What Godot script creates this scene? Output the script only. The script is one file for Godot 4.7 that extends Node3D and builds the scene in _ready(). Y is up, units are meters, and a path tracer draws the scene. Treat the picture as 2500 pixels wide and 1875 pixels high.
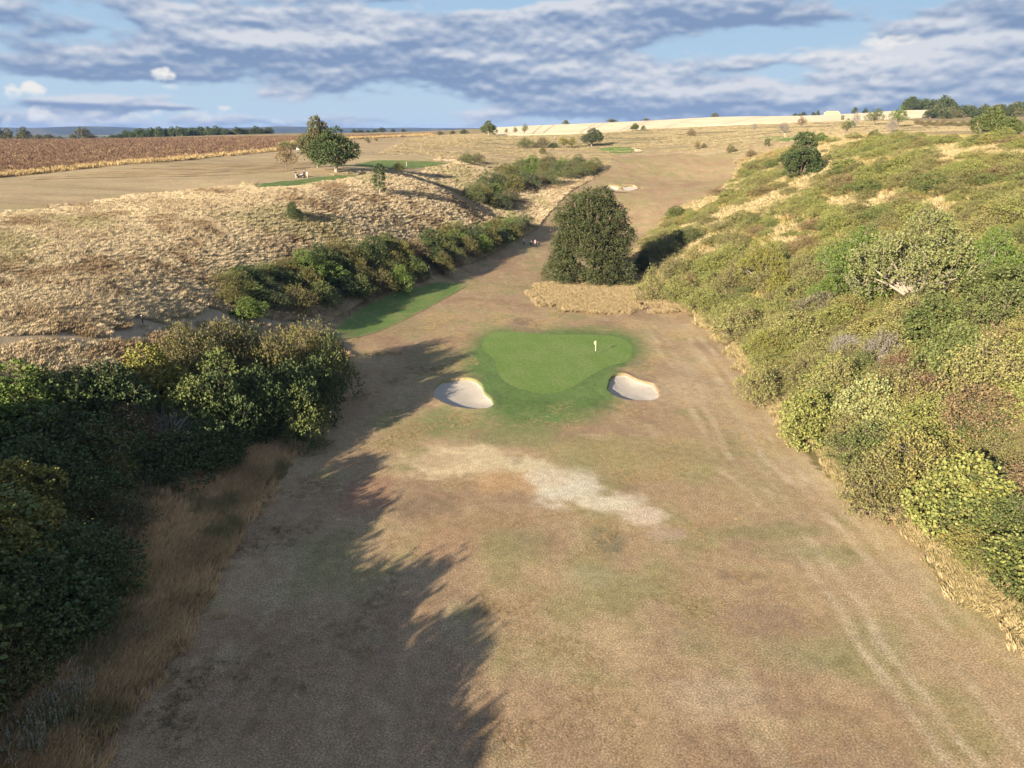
extends Node3D
# A golf hole in a dry valley seen from about 32 m up. x is right, d is forward (z = -d), y is up.

const TERRAIN := [-20.0, -80.0, -0.08637, 5.0, -80.0, -0.13749, 30.0, -80.0, 0.07964, -20.0, -40.0, -0.13182, 5.0, -40.0, -0.18589, 30.0, -40.0, 0.03789, -20.0, 0.0, -0.14441, 5.0, 0.0, -0.17177, 30.0, 0.0, 0.05140, -20.0, 40.0, -0.13878, 5.0, 40.0, -0.19055, 30.0, 40.0, 0.05261, -20.0, 80.0, 0.03649, 5.0, 80.0, -0.22081, 30.0, 80.0, 0.05451, -20.0, 120.0, -0.42255, 5.0, 120.0, -0.10600, 30.0, 120.0, 0.05404, -14.0, 160.0, 0.19779, 8.0, 160.0, -0.25272, 30.0, 160.0, 0.07211, 0.0, 195.0, 0.27684, 15.0, 195.0, -0.35983, 30.0, 195.0, 0.11437, -27.0, -80.0, 0.54893, -36.0, -80.0, -0.08234, -46.0, -80.0, -0.21530, -60.0, -80.0, -0.02002, -82.0, -80.0, -0.05688, -115.0, -80.0, -0.00968, -170.0, -80.0, -0.00353, -27.0, -40.0, 0.52150, -36.0, -40.0, -0.09725, -46.0, -40.0, -0.21486, -60.0, -40.0, 0.00263, -82.0, -40.0, -0.02107, -115.0, -40.0, 0.01636, -170.0, -40.0, 0.00839, -27.0, 0.0, 0.51134, -36.0, 0.0, -0.09512, -46.0, 0.0, -0.19934, -60.0, 0.0, 0.01141, -82.0, 0.0, -0.02706, -115.0, 0.0, 0.00645, -170.0, 0.0, 0.00348, -27.0, 30.0, 0.43141, -36.0, 30.0, -0.11058, -46.0, 30.0, -0.19815, -60.0, 30.0, 0.01748, -82.0, 30.0, -0.01421, -115.0, 30.0, 0.01099, -170.0, 30.0, 0.00549, -27.0, 60.0, 0.42666, -36.0, 60.0, 0.01713, -46.0, 60.0, -0.06257, -60.0, 60.0, -0.03132, -82.0, 60.0, -0.05745, -115.0, 60.0, 0.00298, -170.0, 60.0, -0.00386, -27.0, 95.0, 0.41137, -28.0, 120.0, 0.38031, -42.9, 96.1, -0.10652, -54.9, 76.6, 0.35001, -44.7, 77.5, -0.70343, -80.0, 117.0, -0.08450, -76.6, 140.8, 0.30200, -70.4, 162.8, 0.50703, -51.0, 169.1, -0.20327, -42.2, 196.2, 0.04232, -29.8, 221.7, -0.20061, -34.0, 154.3, -0.99124, -44.9, 124.2, -1.48407, -56.7, 107.0, -0.35943, -64.3, 100.2, 0.16106, -46.1, 118.6, 1.14652, -21.6, 153.7, 0.89228, -31.0, 136.4, 1.06024, -12.0, 178.6, 0.55180, -24.7, 179.7, -0.35316, -17.2, 211.7, -0.56889, -8.1, 211.7, 0.47875, 6.8, 250.0, 0.12068, 0.0, 262.0, 0.07392, 43.2, 300.0, -0.02595, 23.3, 287.0, -0.06997, 69.3, 285.0, -0.07492, 46.7, 350.0, -0.07726, 69.0, 330.0, 0.11247, 53.1, 400.0, 0.01786, 68.5, 520.0, -0.00323, 14.8, 560.0, 0.00176, 21.0, 800.0, -0.01738, 141.9, 600.0, 0.01256, 235.5, 900.0, -0.03186, 353.0, 900.0, 0.01061, 470.5, 920.0, -0.04359, 220.3, 560.0, -0.02134, 111.5, 850.0, 0.00052, -55.5, 420.0, -0.04471, -23.9, 300.0, -0.36398, -46.7, 250.0, -0.21801, -8.6, 320.0, 0.24032, -13.0, 240.0, 0.14807, -92.3, 700.0, 0.02522, -47.2, 205.0, -0.27070, -54.7, 198.0, 0.21924, -136.5, 203.3, 0.05259, -117.7, 245.0, -0.05978, -111.5, 350.0, 0.00881, -462.1, 700.0, -0.01476, -351.1, 700.0, 0.01222, -316.4, 800.0, -0.00914, -246.3, 850.0, -0.02453, -118.5, 900.0, -0.00305, -350.0, 200.0, 0.00305, -350.0, 400.0, 0.01104, -300.0, 300.0, 0.00037, 36.0, -80.0, 0.19953, 52.0, -80.0, -0.07158, 80.0, -80.0, 0.00469, 108.0, -80.0, -0.08883, 132.0, -80.0, -0.04017, 170.0, -80.0, -0.00282, 260.0, -80.0, -0.00901, 36.0, -40.0, 0.16695, 52.0, -40.0, -0.10333, 80.0, -40.0, 0.01048, 108.0, -40.0, -0.05121, 132.0, -40.0, -0.00075, 170.0, -40.0, 0.02264, 260.0, -40.0, 0.00602, 36.0, 0.0, 0.17500, 52.0, 0.0, -0.09366, 80.0, 0.0, 0.01131, 108.0, 0.0, -0.05939, 132.0, 0.0, -0.01187, 170.0, 0.0, 0.01347, 260.0, 0.0, 0.00215, 36.0, 40.0, 0.17371, 52.0, 40.0, -0.09569, 80.0, 40.0, 0.01120, 108.0, 40.0, -0.05797, 132.0, 40.0, -0.00978, 170.0, 40.0, 0.01444, 260.0, 40.0, 0.00219, 36.0, 80.0, 0.17285, 52.0, 80.0, -0.09628, 80.0, 80.0, 0.01091, 108.0, 80.0, -0.05859, 132.0, 80.0, -0.01035, 170.0, 80.0, 0.01385, 260.0, 80.0, 0.00203, 36.0, 120.0, 0.17330, 52.0, 120.0, -0.09638, 80.0, 120.0, 0.01219, 108.0, 120.0, -0.05702, 132.0, 120.0, -0.00927, 170.0, 120.0, 0.01424, 260.0, 120.0, 0.00208, 36.0, 160.0, 0.17481, 52.0, 160.0, -0.09776, 80.0, 160.0, 0.00165, 108.0, 160.0, -0.06564, 132.0, 160.0, -0.01317, 170.0, 160.0, 0.01096, 260.0, 160.0, 0.00053, 36.0, 200.0, 0.13279, 52.0, 200.0, -0.14437, 80.0, 200.0, 0.11748, 108.0, 200.0, -0.02506, 132.0, 200.0, 0.00386, 170.0, 200.0, 0.03074, 260.0, 200.0, 0.00907, 135.6, 221.0, -0.04885, 82.2, 225.0, -0.34331, 88.7, 300.0, 0.15664, 130.8, 330.0, -0.09534, 111.3, 350.0, -0.02785, 140.6, 280.0, -0.05893, 200.2, 400.0, 0.05276, 221.0, 350.0, 0.00986, 421.6, 700.0, 0.02778, 169.7, 430.0, -0.04351, 130.4, 380.0, -0.02211, 102.3, 430.0, 0.03488, 50.9, 238.0, 0.30189, 69.9, 275.0, 0.09577, -900.0, 1100.0, 0.00131, -500.0, 1150.0, 0.01354, -100.0, 1150.0, -0.00913, 300.0, 1150.0, 0.02783, 700.0, 1100.0, -0.00477, 1100.0, 1000.0, -0.00814, 900.0, 400.0, 0.01451, 900.0, -50.0, 0.00816, -800.0, -50.0, -0.00788, -800.0, 500.0, -0.00694, -200.0, 1100.0, 0.03820, -90.0, 120.0, 0.01751, -75.0, 150.0, -0.33719, -62.0, 160.0, -0.27653, -110.0, 160.0, -0.05072, -70.0, 230.0, 0.13958, -90.0, 200.0, -0.01894, -60.0, 265.0, 0.12769, -150.0, 130.0, 0.02603, -90.0, 290.0, 0.04323, -5.0, 140.0, -0.14047, -10.0, 150.0, -0.39011]
const TERRAIN_PLANE := [27.112464, 1.764460, 0.259496]
const LEFT_EDGE := [[-23, 0], [-22.8, 40], [-22.8, 60], [-24, 90], [-25.3, 103.4], [-27.7, 113.1], [-29.4, 122.2], [-24.4, 144.0], [-21.4, 151.7], [-11.9, 177.1], [-3.3, 198.8], [5.0, 228.1], [11.2, 256.8], [23.6, 292.2], [41.2, 334.7], [47.0, 352.4], [47, 372]]
const RIGHT_EDGE := [[34, 0], [33.3, 52], [31.0, 66], [33.0, 101.4], [33.9, 120.1], [32.6, 131.9], [30.9, 157.0], [32.3, 187.0], [39.3, 222.4], [55.6, 261.6], [72.9, 269.7], [87.3, 300.8], [97.4, 324.9], [95, 340], [80, 372]]
const CREST := [[-110, 20], [-92, 50], [-80, 80], [-80.3, 117.4], [-75.5, 138.8], [-67.3, 155.7], [-51.5, 170.6], [-42.2, 196.0], [-30.1, 224.5], [-22.2, 276.2], [-20, 330]]
const TERRACE := [[-52.3, 72.5], [-45.5, 79.0], [-44.2, 90.7], [-43.2, 96.9], [-41.4, 105.1], [-37.8, 108.3], [-32.3, 115.0]]
const RED_EDGE := [[-150, 150], [-138.6, 206.6], [-131.3, 223.1], [-120.4, 250.9], [-120.9, 303.0], [-110.4, 346.5], [-106.2, 364.1], [-118, 430]]
const OUTLINES := {"green": [[-4.6, 110.7], [-3.8, 119.0], [0.7, 119.7], [6.8, 118.1], [12.9, 118.2], [16.9, 117.3], [18.8, 114.1], [18.7, 109.5], [17.3, 104.1], [14.2, 101.1], [10.8, 96.5], [8.1, 92.1], [5.0, 89.4], [2.1, 90.6], [-0.8, 93.9], [-2.2, 99.3], [-2.5, 104.2]], "collar": [[-6.6, 102.2], [-5.9, 113.0], [-3.5, 120.8], [4.8, 120.6], [13.2, 121.4], [19.1, 118.3], [19.8, 110.6], [17.6, 102.1], [14.5, 99.2], [12.8, 85.9], [8.2, 81.0], [3.8, 79.1], [0.0, 78.5], [-3.0, 85.3], [-4.5, 94.8]], "tee_strip": [[-28.6, 114.2], [-29.4, 122.2], [-27.3, 137.7], [-21.2, 150.8], [-14.5, 160.8], [-9.5, 161.6], [-14.3, 144.3], [-19.9, 126.8], [-23.3, 118.9], [-26.4, 114.4]], "tee_plateau": [[-56.3, 167.2], [-57.0, 173.7], [-55.3, 183.6], [-52.0, 193.6], [-46.4, 201.1], [-41.0, 206.6], [-40.2, 205.1], [-43.6, 197.7], [-47.0, 190.0], [-49.0, 178.5], [-51.3, 170.0], [-54.6, 166.0]], "green_plateau": [[-51.3, 249.7], [-51.6, 276.6], [-43.4, 280.6], [-33.3, 283.8], [-24.6, 287.8], [-23.7, 285.9], [-29.5, 276.1], [-37.3, 258.5], [-42.5, 227.3]], "green_far": [[44.5, 403.2], [49.1, 411.3], [57.1, 414.1], [63.0, 409.6], [62.3, 398.4], [59.3, 385.1], [51.2, 385.8], [47.7, 390.5]], "green_slope": [[127.2, 401.6], [134.5, 398.2], [137.4, 377.3], [129.4, 352.5], [123.8, 360.3]], "bunker_a": [[-10.3, 90.6], [-9.9, 93.5], [-8.4, 95.1], [-5.9, 95.6], [-4.1, 93.1], [-3.5, 89.8], [-2.4, 86.7], [-2.8, 84.3], [-4.5, 83.9], [-6.5, 84.6], [-8.4, 86.0], [-9.8, 88.3]], "bunker_b": [[12.7, 92.1], [13.9, 96.5], [15.7, 97.5], [17.2, 94.7], [18.9, 93.0], [18.9, 89.7], [18.3, 87.4], [16.0, 86.9], [13.8, 87.8], [12.7, 89.7]], "bunker_c": [[36.7, 298.7], [38.5, 303.8], [43.5, 302.5], [48.6, 305.7], [49.6, 300.8], [46.2, 295.2], [40.4, 293.8]], "bunker_d": [[60.4, 394.9], [63.6, 400.0], [66.1, 391.9], [63.7, 387.1], [60.8, 388.4]], "bunker_e": [[46.7, 396.7], [47.7, 394.5], [48.8, 386.3], [47.5, 388.5]], "bunker_f": [[106.9, 408.4], [111.8, 413.2], [110.2, 404.7], [105.8, 399.9]], "bunker_g": [[113.7, 392.5], [118.3, 396.1], [116.4, 388.6], [112.4, 385.2]], "straw_patch": [[4.7, 142.9], [6.7, 158.1], [17.9, 168.0], [27.0, 162.7], [23.8, 139.7], [19.3, 132.6], [11.4, 133.9]]}
const BUNKERS := ["bunker_a", "bunker_b", "bunker_c", "bunker_d", "bunker_e", "bunker_f", "bunker_g"]
const WHEAT := [[-10.1, 546.5], [14.3, 540.8], [42.6, 538.3], [72.9, 553.9], [109.6, 595.5], [145.8, 617.0], [176.3, 610.8], [201.3, 590.3], [227.5, 578.3], [319.6, 677.9], [390.2, 745.5]]
const PATCHES := [[-7.2, 80.1, 5.0, 4.5, 0.2, 0.25, 0.1, 0.7], [0.9, 75.1, 5.9, 3.4, 0.22, 0.25, 0.11, 0.6], [-5.0, 68.9, 7.6, 4.2, 0.64, 0.52, 0.33, 1.0], [1.4, 67.7, 3.1, 2.6, 0.64, 0.55, 0.36, 1.0], [-8.0, 69.2, 3.2, 2.0, 0.47, 0.36, 0.225, 0.7], [0.0, 64.6, 4.4, 3.1, 0.55, 0.36, 0.19, 0.7], [5.6, 63.2, 3.7, 4.4, 0.66, 0.585, 0.455, 1.0], [8.6, 59.8, 3.5, 2.4, 0.66, 0.57, 0.43, 1.0], [11.9, 57.5, 3.1, 1.8, 0.64, 0.52, 0.39, 1.0], [3.8, 65.4, 2.6, 2.7, 0.64, 0.54, 0.4, 1.0], [13.5, 54.8, 2.1, 1.7, 0.5, 0.38, 0.28, 0.8], [-3.6, 57.0, 5.9, 2.5, 0.36, 0.24, 0.15, 0.5], [-8.1, 59.2, 3.0, 2.3, 0.24, 0.19, 0.13, 0.5], [-13.3, 61.4, 2.8, 4.4, 0.36, 0.2, 0.14, 0.6], [-5.7, 53.0, 4.4, 2.9, 0.42, 0.27, 0.17, 0.6], [0.0, 53.0, 3.4, 2.9, 0.3, 0.26, 0.14, 0.6], [7.8, 53.6, 1.5, 2.9, 0.2, 0.19, 0.12, 0.7], [8.6, 70.9, 5.6, 5.6, 0.34, 0.32, 0.14, 0.6], [17.0, 70.0, 5.5, 6.1, 0.36, 0.32, 0.15, 0.55], [23.1, 62.4, 3.9, 4.6, 0.4, 0.33, 0.17, 0.5], [21.5, 54.8, 5.7, 1.5, 0.25, 0.24, 0.12, 0.6], [23.4, 51.6, 4.3, 1.5, 0.3, 0.27, 0.15, 0.5], [18.1, 48.4, 2.5, 1.0, 0.27, 0.19, 0.13, 0.6], [17.0, 42.8, 5.9, 2.0, 0.33, 0.24, 0.16, 0.55], [12.2, 40.6, 4.1, 1.7, 0.36, 0.28, 0.18, 0.5], [18.6, 39.4, 4.0, 2.2, 0.3, 0.28, 0.15, 0.4], [4.0, 39.5, 4.0, 3.0, 0.47, 0.36, 0.22, 0.5], [12.3, 35.8, 3.7, 2.2, 0.52, 0.42, 0.29, 0.5], [6.2, 48.2, 2.5, 1.6, 0.4, 0.37, 0.24, 0.4], [2.8, 123.0, 3.5, 5.4, 0.3, 0.22, 0.15, 0.7], [1.5, 131.6, 2.2, 6.1, 0.2, 0.14, 0.1, 0.6], [21.7, 90.2, 4.5, 7.1, 0.52, 0.4, 0.26, 0.7], [25.7, 100.0, 2.9, 3.8, 0.5, 0.4, 0.26, 0.6], [18.5, 102.2, 2.7, 4.0, 0.3, 0.24, 0.15, 0.5], [-11.7, 106.6, 4.9, 6.4, 0.24, 0.23, 0.12, 0.5], [-18.1, 126.7, 7.9, 8.8, 0.33, 0.29, 0.15, 0.5], [-23.3, 140.1, 8.0, 6.2, 0.24, 0.18, 0.12, 0.5], [6.1, 181.3, 4.0, 4.6, 0.52, 0.42, 0.28, 0.8]]
const STALKS := [[-32.4, 56.9, 1.0], [-31.5, 58.7, 1.0], [-30.6, 60.8, 1.0], [-25.6, 33.4, 0.9], [-26.0, 31.8, 0.9], [-25.7, 34.9, 0.8], [-25.9, 30.5, 0.9], [-24.7, 40.2, 0.6]]
const STACK := [391.7, 960.0]
const CLOUDS := [[-25.91, 4.2, 10.2, 1.68, 0, 0.55], [-29.65, 6.11, 5.74, 1.01, 0, 0.35], [-2.95, 3.58, 11.73, 1.48, 0, 0.55], [2.87, 7.53, 12.57, 1.01, 0, 0.45], [18.08, 7.17, 10.84, 1.21, 0, 0.5], [30.01, 6.54, 5.1, 1.0, 0, 0.4], [8.88, 1.64, 12.46, 0.96, 0, 0.5], [23.81, 2.03, 10.2, 1.14, 0, 0.35], [-29.32, 1.69, 3.03, 0.36, 0, 0.8], [-23.39, 1.47, 2.82, 0.21, 0, 0.7], [-16.09, 0.51, 10.1, 0.54, 0, 0.2], [-26.16, 2.61, 7.85, 0.74, 1, 0.75], [-18.17, 1.52, 6.97, 0.53, 1, 0.55], [-7.42, 1.64, 7.42, 0.69, 1, 0.55], [15.02, 6.04, 7.28, 1.13, 1, 0.8], [17.12, 3.82, 3.94, 0.52, 1, 0.4], [-5.71, 8.13, 4.28, 0.38, 1, 0.4], [0.0, 0.82, 4.49, 0.28, 1, 0.2], [-23.22, 2.89, 0.65, 0.52, 2, 1], [-23.6, 3.3, 0.65, 0.58, 2, 1], [-23.13, 3.37, 0.36, 0.43, 2, 1], [-23.94, 3.25, 0.49, 0.5, 2, 1], [-23.4, 3.33, 0.44, 0.54, 2, 1], [-31.44, 2.42, 0.47, 0.31, 2, 0.95], [-31.34, 2.38, 0.51, 0.39, 2, 0.95], [-31.18, 2.3, 0.45, 0.35, 2, 0.95], [-30.93, 2.24, 0.49, 0.36, 2, 0.95], [-32.26, 2.21, 0.47, 0.41, 2, 0.95], [-31.18, 0.77, 0.66, 0.36, 2, 0.8], [-31.29, 0.66, 0.69, 0.31, 2, 0.8], [-30.28, 0.48, 0.64, 0.32, 2, 0.8], [-31.16, 0.83, 0.67, 0.46, 2, 0.8], [-30.61, 0.93, 0.52, 0.4, 2, 0.8], [-27.96, 0.93, 0.22, 0.21, 2, 0.8], [-27.95, 0.58, 0.21, 0.23, 2, 0.8], [-28.17, 0.63, 0.27, 0.16, 2, 0.8], [-28.06, 0.63, 0.28, 0.18, 2, 0.8], [-28.24, 0.71, 0.18, 0.21, 2, 0.8], [-21.44, 0.89, 0.86, 0.38, 2, 0.75], [-21.44, 0.79, 0.93, 0.26, 2, 0.75], [-22.28, 1.07, 0.92, 0.24, 2, 0.75], [-21.59, 0.76, 0.92, 0.39, 2, 0.75], [-22.08, 0.94, 0.87, 0.36, 2, 0.75], [-26.43, 0.69, 0.36, 0.2, 2, 0.6], [-25.84, 0.97, 0.32, 0.21, 2, 0.6], [-25.29, 0.82, 0.43, 0.26, 2, 0.6], [-26.21, 0.81, 0.38, 0.2, 2, 0.6], [-24.38, 1.07, 0.29, 0.26, 2, 0.6], [-14.91, 0.67, 0.46, 0.22, 2, 0.5], [-15.81, 0.57, 0.46, 0.22, 2, 0.5], [-16.77, 0.57, 0.57, 0.17, 2, 0.5], [-16.3, 0.49, 0.37, 0.2, 2, 0.5], [-16.88, 0.6, 0.51, 0.18, 2, 0.5], [-11.34, 0.52, 0.55, 0.16, 2, 0.4], [-12.01, 0.44, 0.46, 0.17, 2, 0.4], [-12.17, 0.45, 0.59, 0.17, 2, 0.4], [-11.75, 0.54, 0.59, 0.18, 2, 0.4], [-12.1, 0.4, 0.5, 0.18, 2, 0.4], [-19.73, 1.1, 0.55, 0.26, 2, 0.4], [-19.4, 0.73, 0.45, 0.44, 2, 0.4], [-20.36, 0.99, 0.45, 0.33, 2, 0.4], [-20.06, 0.83, 0.33, 0.38, 2, 0.4], [-20.02, 0.65, 0.49, 0.29, 2, 0.4], [-32.84, 0.59, 0.25, 0.26, 2, 0.6], [-32.93, 0.43, 0.21, 0.26, 2, 0.6], [-32.8, 0.54, 0.19, 0.24, 2, 0.6], [-32.74, 0.67, 0.23, 0.22, 2, 0.6], [-32.81, 0.48, 0.21, 0.18, 2, 0.6], [25.07, 5.39, 0.77, 0.59, 2, 0.8], [25.85, 5.41, 0.93, 0.46, 2, 0.8], [24.8, 5.06, 0.79, 0.55, 2, 0.8], [24.05, 5.38, 0.77, 0.64, 2, 0.8], [24.27, 5.26, 0.81, 0.45, 2, 0.8], [24.39, 4.41, 1.87, 0.2, 2, 0.5], [21.5, 4.72, 1.31, 0.23, 2, 0.5], [20.99, 4.58, 1.73, 0.32, 2, 0.5], [22.93, 4.56, 2.17, 0.25, 2, 0.5], [23.65, 4.34, 1.74, 0.27, 2, 0.5], [24.49, 3.16, 0.32, 0.29, 2, 0.5], [24.56, 3.18, 0.4, 0.28, 2, 0.5], [24.96, 3.22, 0.39, 0.31, 2, 0.5], [24.71, 2.99, 0.28, 0.23, 2, 0.5], [25.1, 3.3, 0.49, 0.19, 2, 0.5], [4.62, 1.56, 0.59, 0.22, 2, 0.3], [5.13, 1.57, 0.35, 0.18, 2, 0.3], [4.67, 1.59, 0.6, 0.15, 2, 0.3], [4.89, 1.63, 0.38, 0.23, 2, 0.3], [4.59, 1.69, 0.53, 0.17, 2, 0.3], [24.2, 2.12, 0.55, 0.15, 2, 0.4], [24.65, 2.09, 0.34, 0.13, 2, 0.4], [24.89, 1.94, 0.39, 0.14, 2, 0.4], [24.05, 2.04, 0.31, 0.21, 2, 0.4], [25.15, 2.14, 0.34, 0.19, 2, 0.4], [-20.04, 1.29, 0.24, 0.16, 2, 0.8], [-20.34, 1.39, 0.15, 0.12, 2, 0.8], [-20.16, 1.3, 0.27, 0.13, 2, 0.8], [-19.93, 1.42, 0.27, 0.15, 2, 0.8], [-20.23, 1.46, 0.26, 0.11, 2, 0.8], [24.71, 4.24, 6.82, 0.97, 3, 0.5], [2.88, 7.02, 7.12, 0.77, 3, 0.25], [-18.22, 5.94, 5.38, 0.74, 3, 0.25], [5.9, 2.89, 4.35, 0.54, 3, 0.2], [29.2, 5.0, 4.24, 0.92, 3, 0.4], [-2.99, 1.24, 4.49, 0.28, 3, 0.4], [10.28, 2.45, 4.25, 0.41, 3, 0.25], [16.69, 2.78, 2.68, 0.33, 3, 0.5]]
const TINTS := {"dkgreen": [0.066, 0.096, 0.038], "mid": [0.105, 0.135, 0.046], "olive": [0.13, 0.128, 0.046], "olivey": [0.225, 0.225, 0.09], "scrub": [0.21, 0.23, 0.075], "thorn": [0.18, 0.175, 0.075], "gold": [0.225, 0.215, 0.078], "leafy": [0.125, 0.155, 0.055], "bright": [0.11, 0.165, 0.04], "yellow": [0.19, 0.19, 0.05], "brown": [0.2, 0.155, 0.085], "dull": [0.115, 0.118, 0.058], "grey": [0.19, 0.185, 0.12], "red": [0.2, 0.135, 0.085], "cream": [0.25, 0.27, 0.12], "beech": [0.066, 0.08, 0.034], "ash": [0.175, 0.195, 0.08], "greygreen": [0.085, 0.11, 0.06], "wood": [0.055, 0.075, 0.03]}
const KINDS := {"haw": {"wide": 5.0, "tall": 3.6, "clear": 0.0, "lobes": 11, "lobe": 0.38, "flat": 0.8, "form": "dome", "trunk": 0.1, "twigs": 1600, "twig": 0.62, "leaves": 6, "leaf": 0.122, "slim": 0.42, "up": 0.35, "rise": 0.55, "droop": 0.0, "gap": -0.22, "stick": 0.2, "bough": 1.0, "variants": 3}, "dark": {"wide": 5.0, "tall": 3.6, "clear": 0.0, "lobes": 9, "lobe": 0.45, "flat": 0.8, "form": "dome", "trunk": 0.1, "twigs": 2100, "twig": 0.38, "leaves": 5, "leaf": 0.145, "slim": 0.42, "up": 0.35, "rise": 0.1, "droop": 0.0, "gap": -0.3, "stick": 0.05, "bough": 1.0, "variants": 3}, "leaf": {"wide": 5.0, "tall": 4.4, "clear": 0.0, "lobes": 11, "lobe": 0.42, "flat": 0.8, "form": "dome", "trunk": 0.1, "twigs": 2400, "twig": 0.45, "leaves": 5, "leaf": 0.16, "slim": 0.5, "up": 0.35, "rise": 0.15, "droop": -0.15, "gap": -0.22, "stick": 0.12, "bough": 1.0, "variants": 3}, "bare": {"wide": 5.0, "tall": 4.0, "clear": 0.0, "lobes": 7, "lobe": 0.5, "flat": 0.8, "form": "dome", "trunk": 0.12, "twigs": 700, "twig": 0.75, "leaves": 1, "leaf": 0.1, "slim": 0.42, "up": 0.35, "rise": 0.6, "droop": 0.0, "gap": -0.9, "stick": 1.0, "bough": 1.5, "variants": 2}, "round": {"wide": 12.0, "tall": 11.0, "clear": 0.17, "lobes": 22, "lobe": 0.34, "flat": 0.8, "form": "dome", "trunk": 0.42, "twigs": 3600, "twig": 0.8, "leaves": 6, "leaf": 0.34, "slim": 0.5, "up": 0.25, "rise": 0.1, "droop": -0.2, "gap": -0.25, "stick": 0.0, "bough": 1.0, "variants": 3}, "open": {"wide": 6.0, "tall": 6.5, "clear": 0.2, "lobes": 11, "lobe": 0.36, "flat": 0.8, "form": "dome", "trunk": 0.15, "twigs": 900, "twig": 0.7, "leaves": 5, "leaf": 0.24, "slim": 0.42, "up": 0.35, "rise": 0.35, "droop": 0.0, "gap": -0.05, "stick": 0.15, "bough": 1.0, "variants": 3}, "slim": {"wide": 4.2, "tall": 8.4, "clear": 0.14, "lobes": 12, "lobe": 0.55, "flat": 0.8, "form": "column", "trunk": 0.13, "twigs": 900, "twig": 0.6, "leaves": 5, "leaf": 0.28, "slim": 0.42, "up": 0.35, "rise": 0.3, "droop": 0.0, "gap": -0.15, "stick": 0.12, "bough": 1.0, "variants": 2}, "holm": {"wide": 12.0, "tall": 12.0, "clear": 0.0, "lobes": 30, "lobe": 0.32, "flat": 0.8, "form": "cone", "trunk": 0.35, "twigs": 3200, "twig": 0.7, "leaves": 6, "leaf": 0.34, "slim": 0.42, "up": 0.35, "rise": 0.3, "droop": 0.0, "gap": -0.3, "stick": 0.0, "bough": 1.0, "variants": 1}, "beech": {"wide": 20.0, "tall": 20.0, "clear": 0.03, "lobes": 80, "lobe": 0.23, "flat": 0.8, "form": "cone", "trunk": 0.75, "twigs": 15000, "twig": 1.5, "leaves": 9, "leaf": 0.3, "slim": 0.34, "up": -0.1, "rise": -0.12, "droop": -0.45, "gap": -0.28, "stick": 0.0, "bough": 1.0, "variants": 1}, "ash": {"wide": 14.0, "tall": 10.5, "clear": 0.1, "lobes": 26, "lobe": 0.3, "flat": 0.8, "form": "dome", "trunk": 0.35, "twigs": 5200, "twig": 0.95, "leaves": 7, "leaf": 0.25, "slim": 0.36, "up": 0.5, "rise": 0.4, "droop": 0.0, "gap": -0.12, "stick": 0.12, "bough": 2.0, "variants": 2}, "far": {"wide": 10.0, "tall": 9.0, "clear": 0.02, "lobes": 9, "lobe": 0.42, "flat": 0.8, "form": "dome", "trunk": 0.3, "twigs": 420, "twig": 1.0, "leaves": 3, "leaf": 0.72, "slim": 0.55, "up": 0.35, "rise": 0.35, "droop": 0.0, "gap": -0.6, "stick": 0.0, "bough": 1.0, "variants": 4}}
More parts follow.
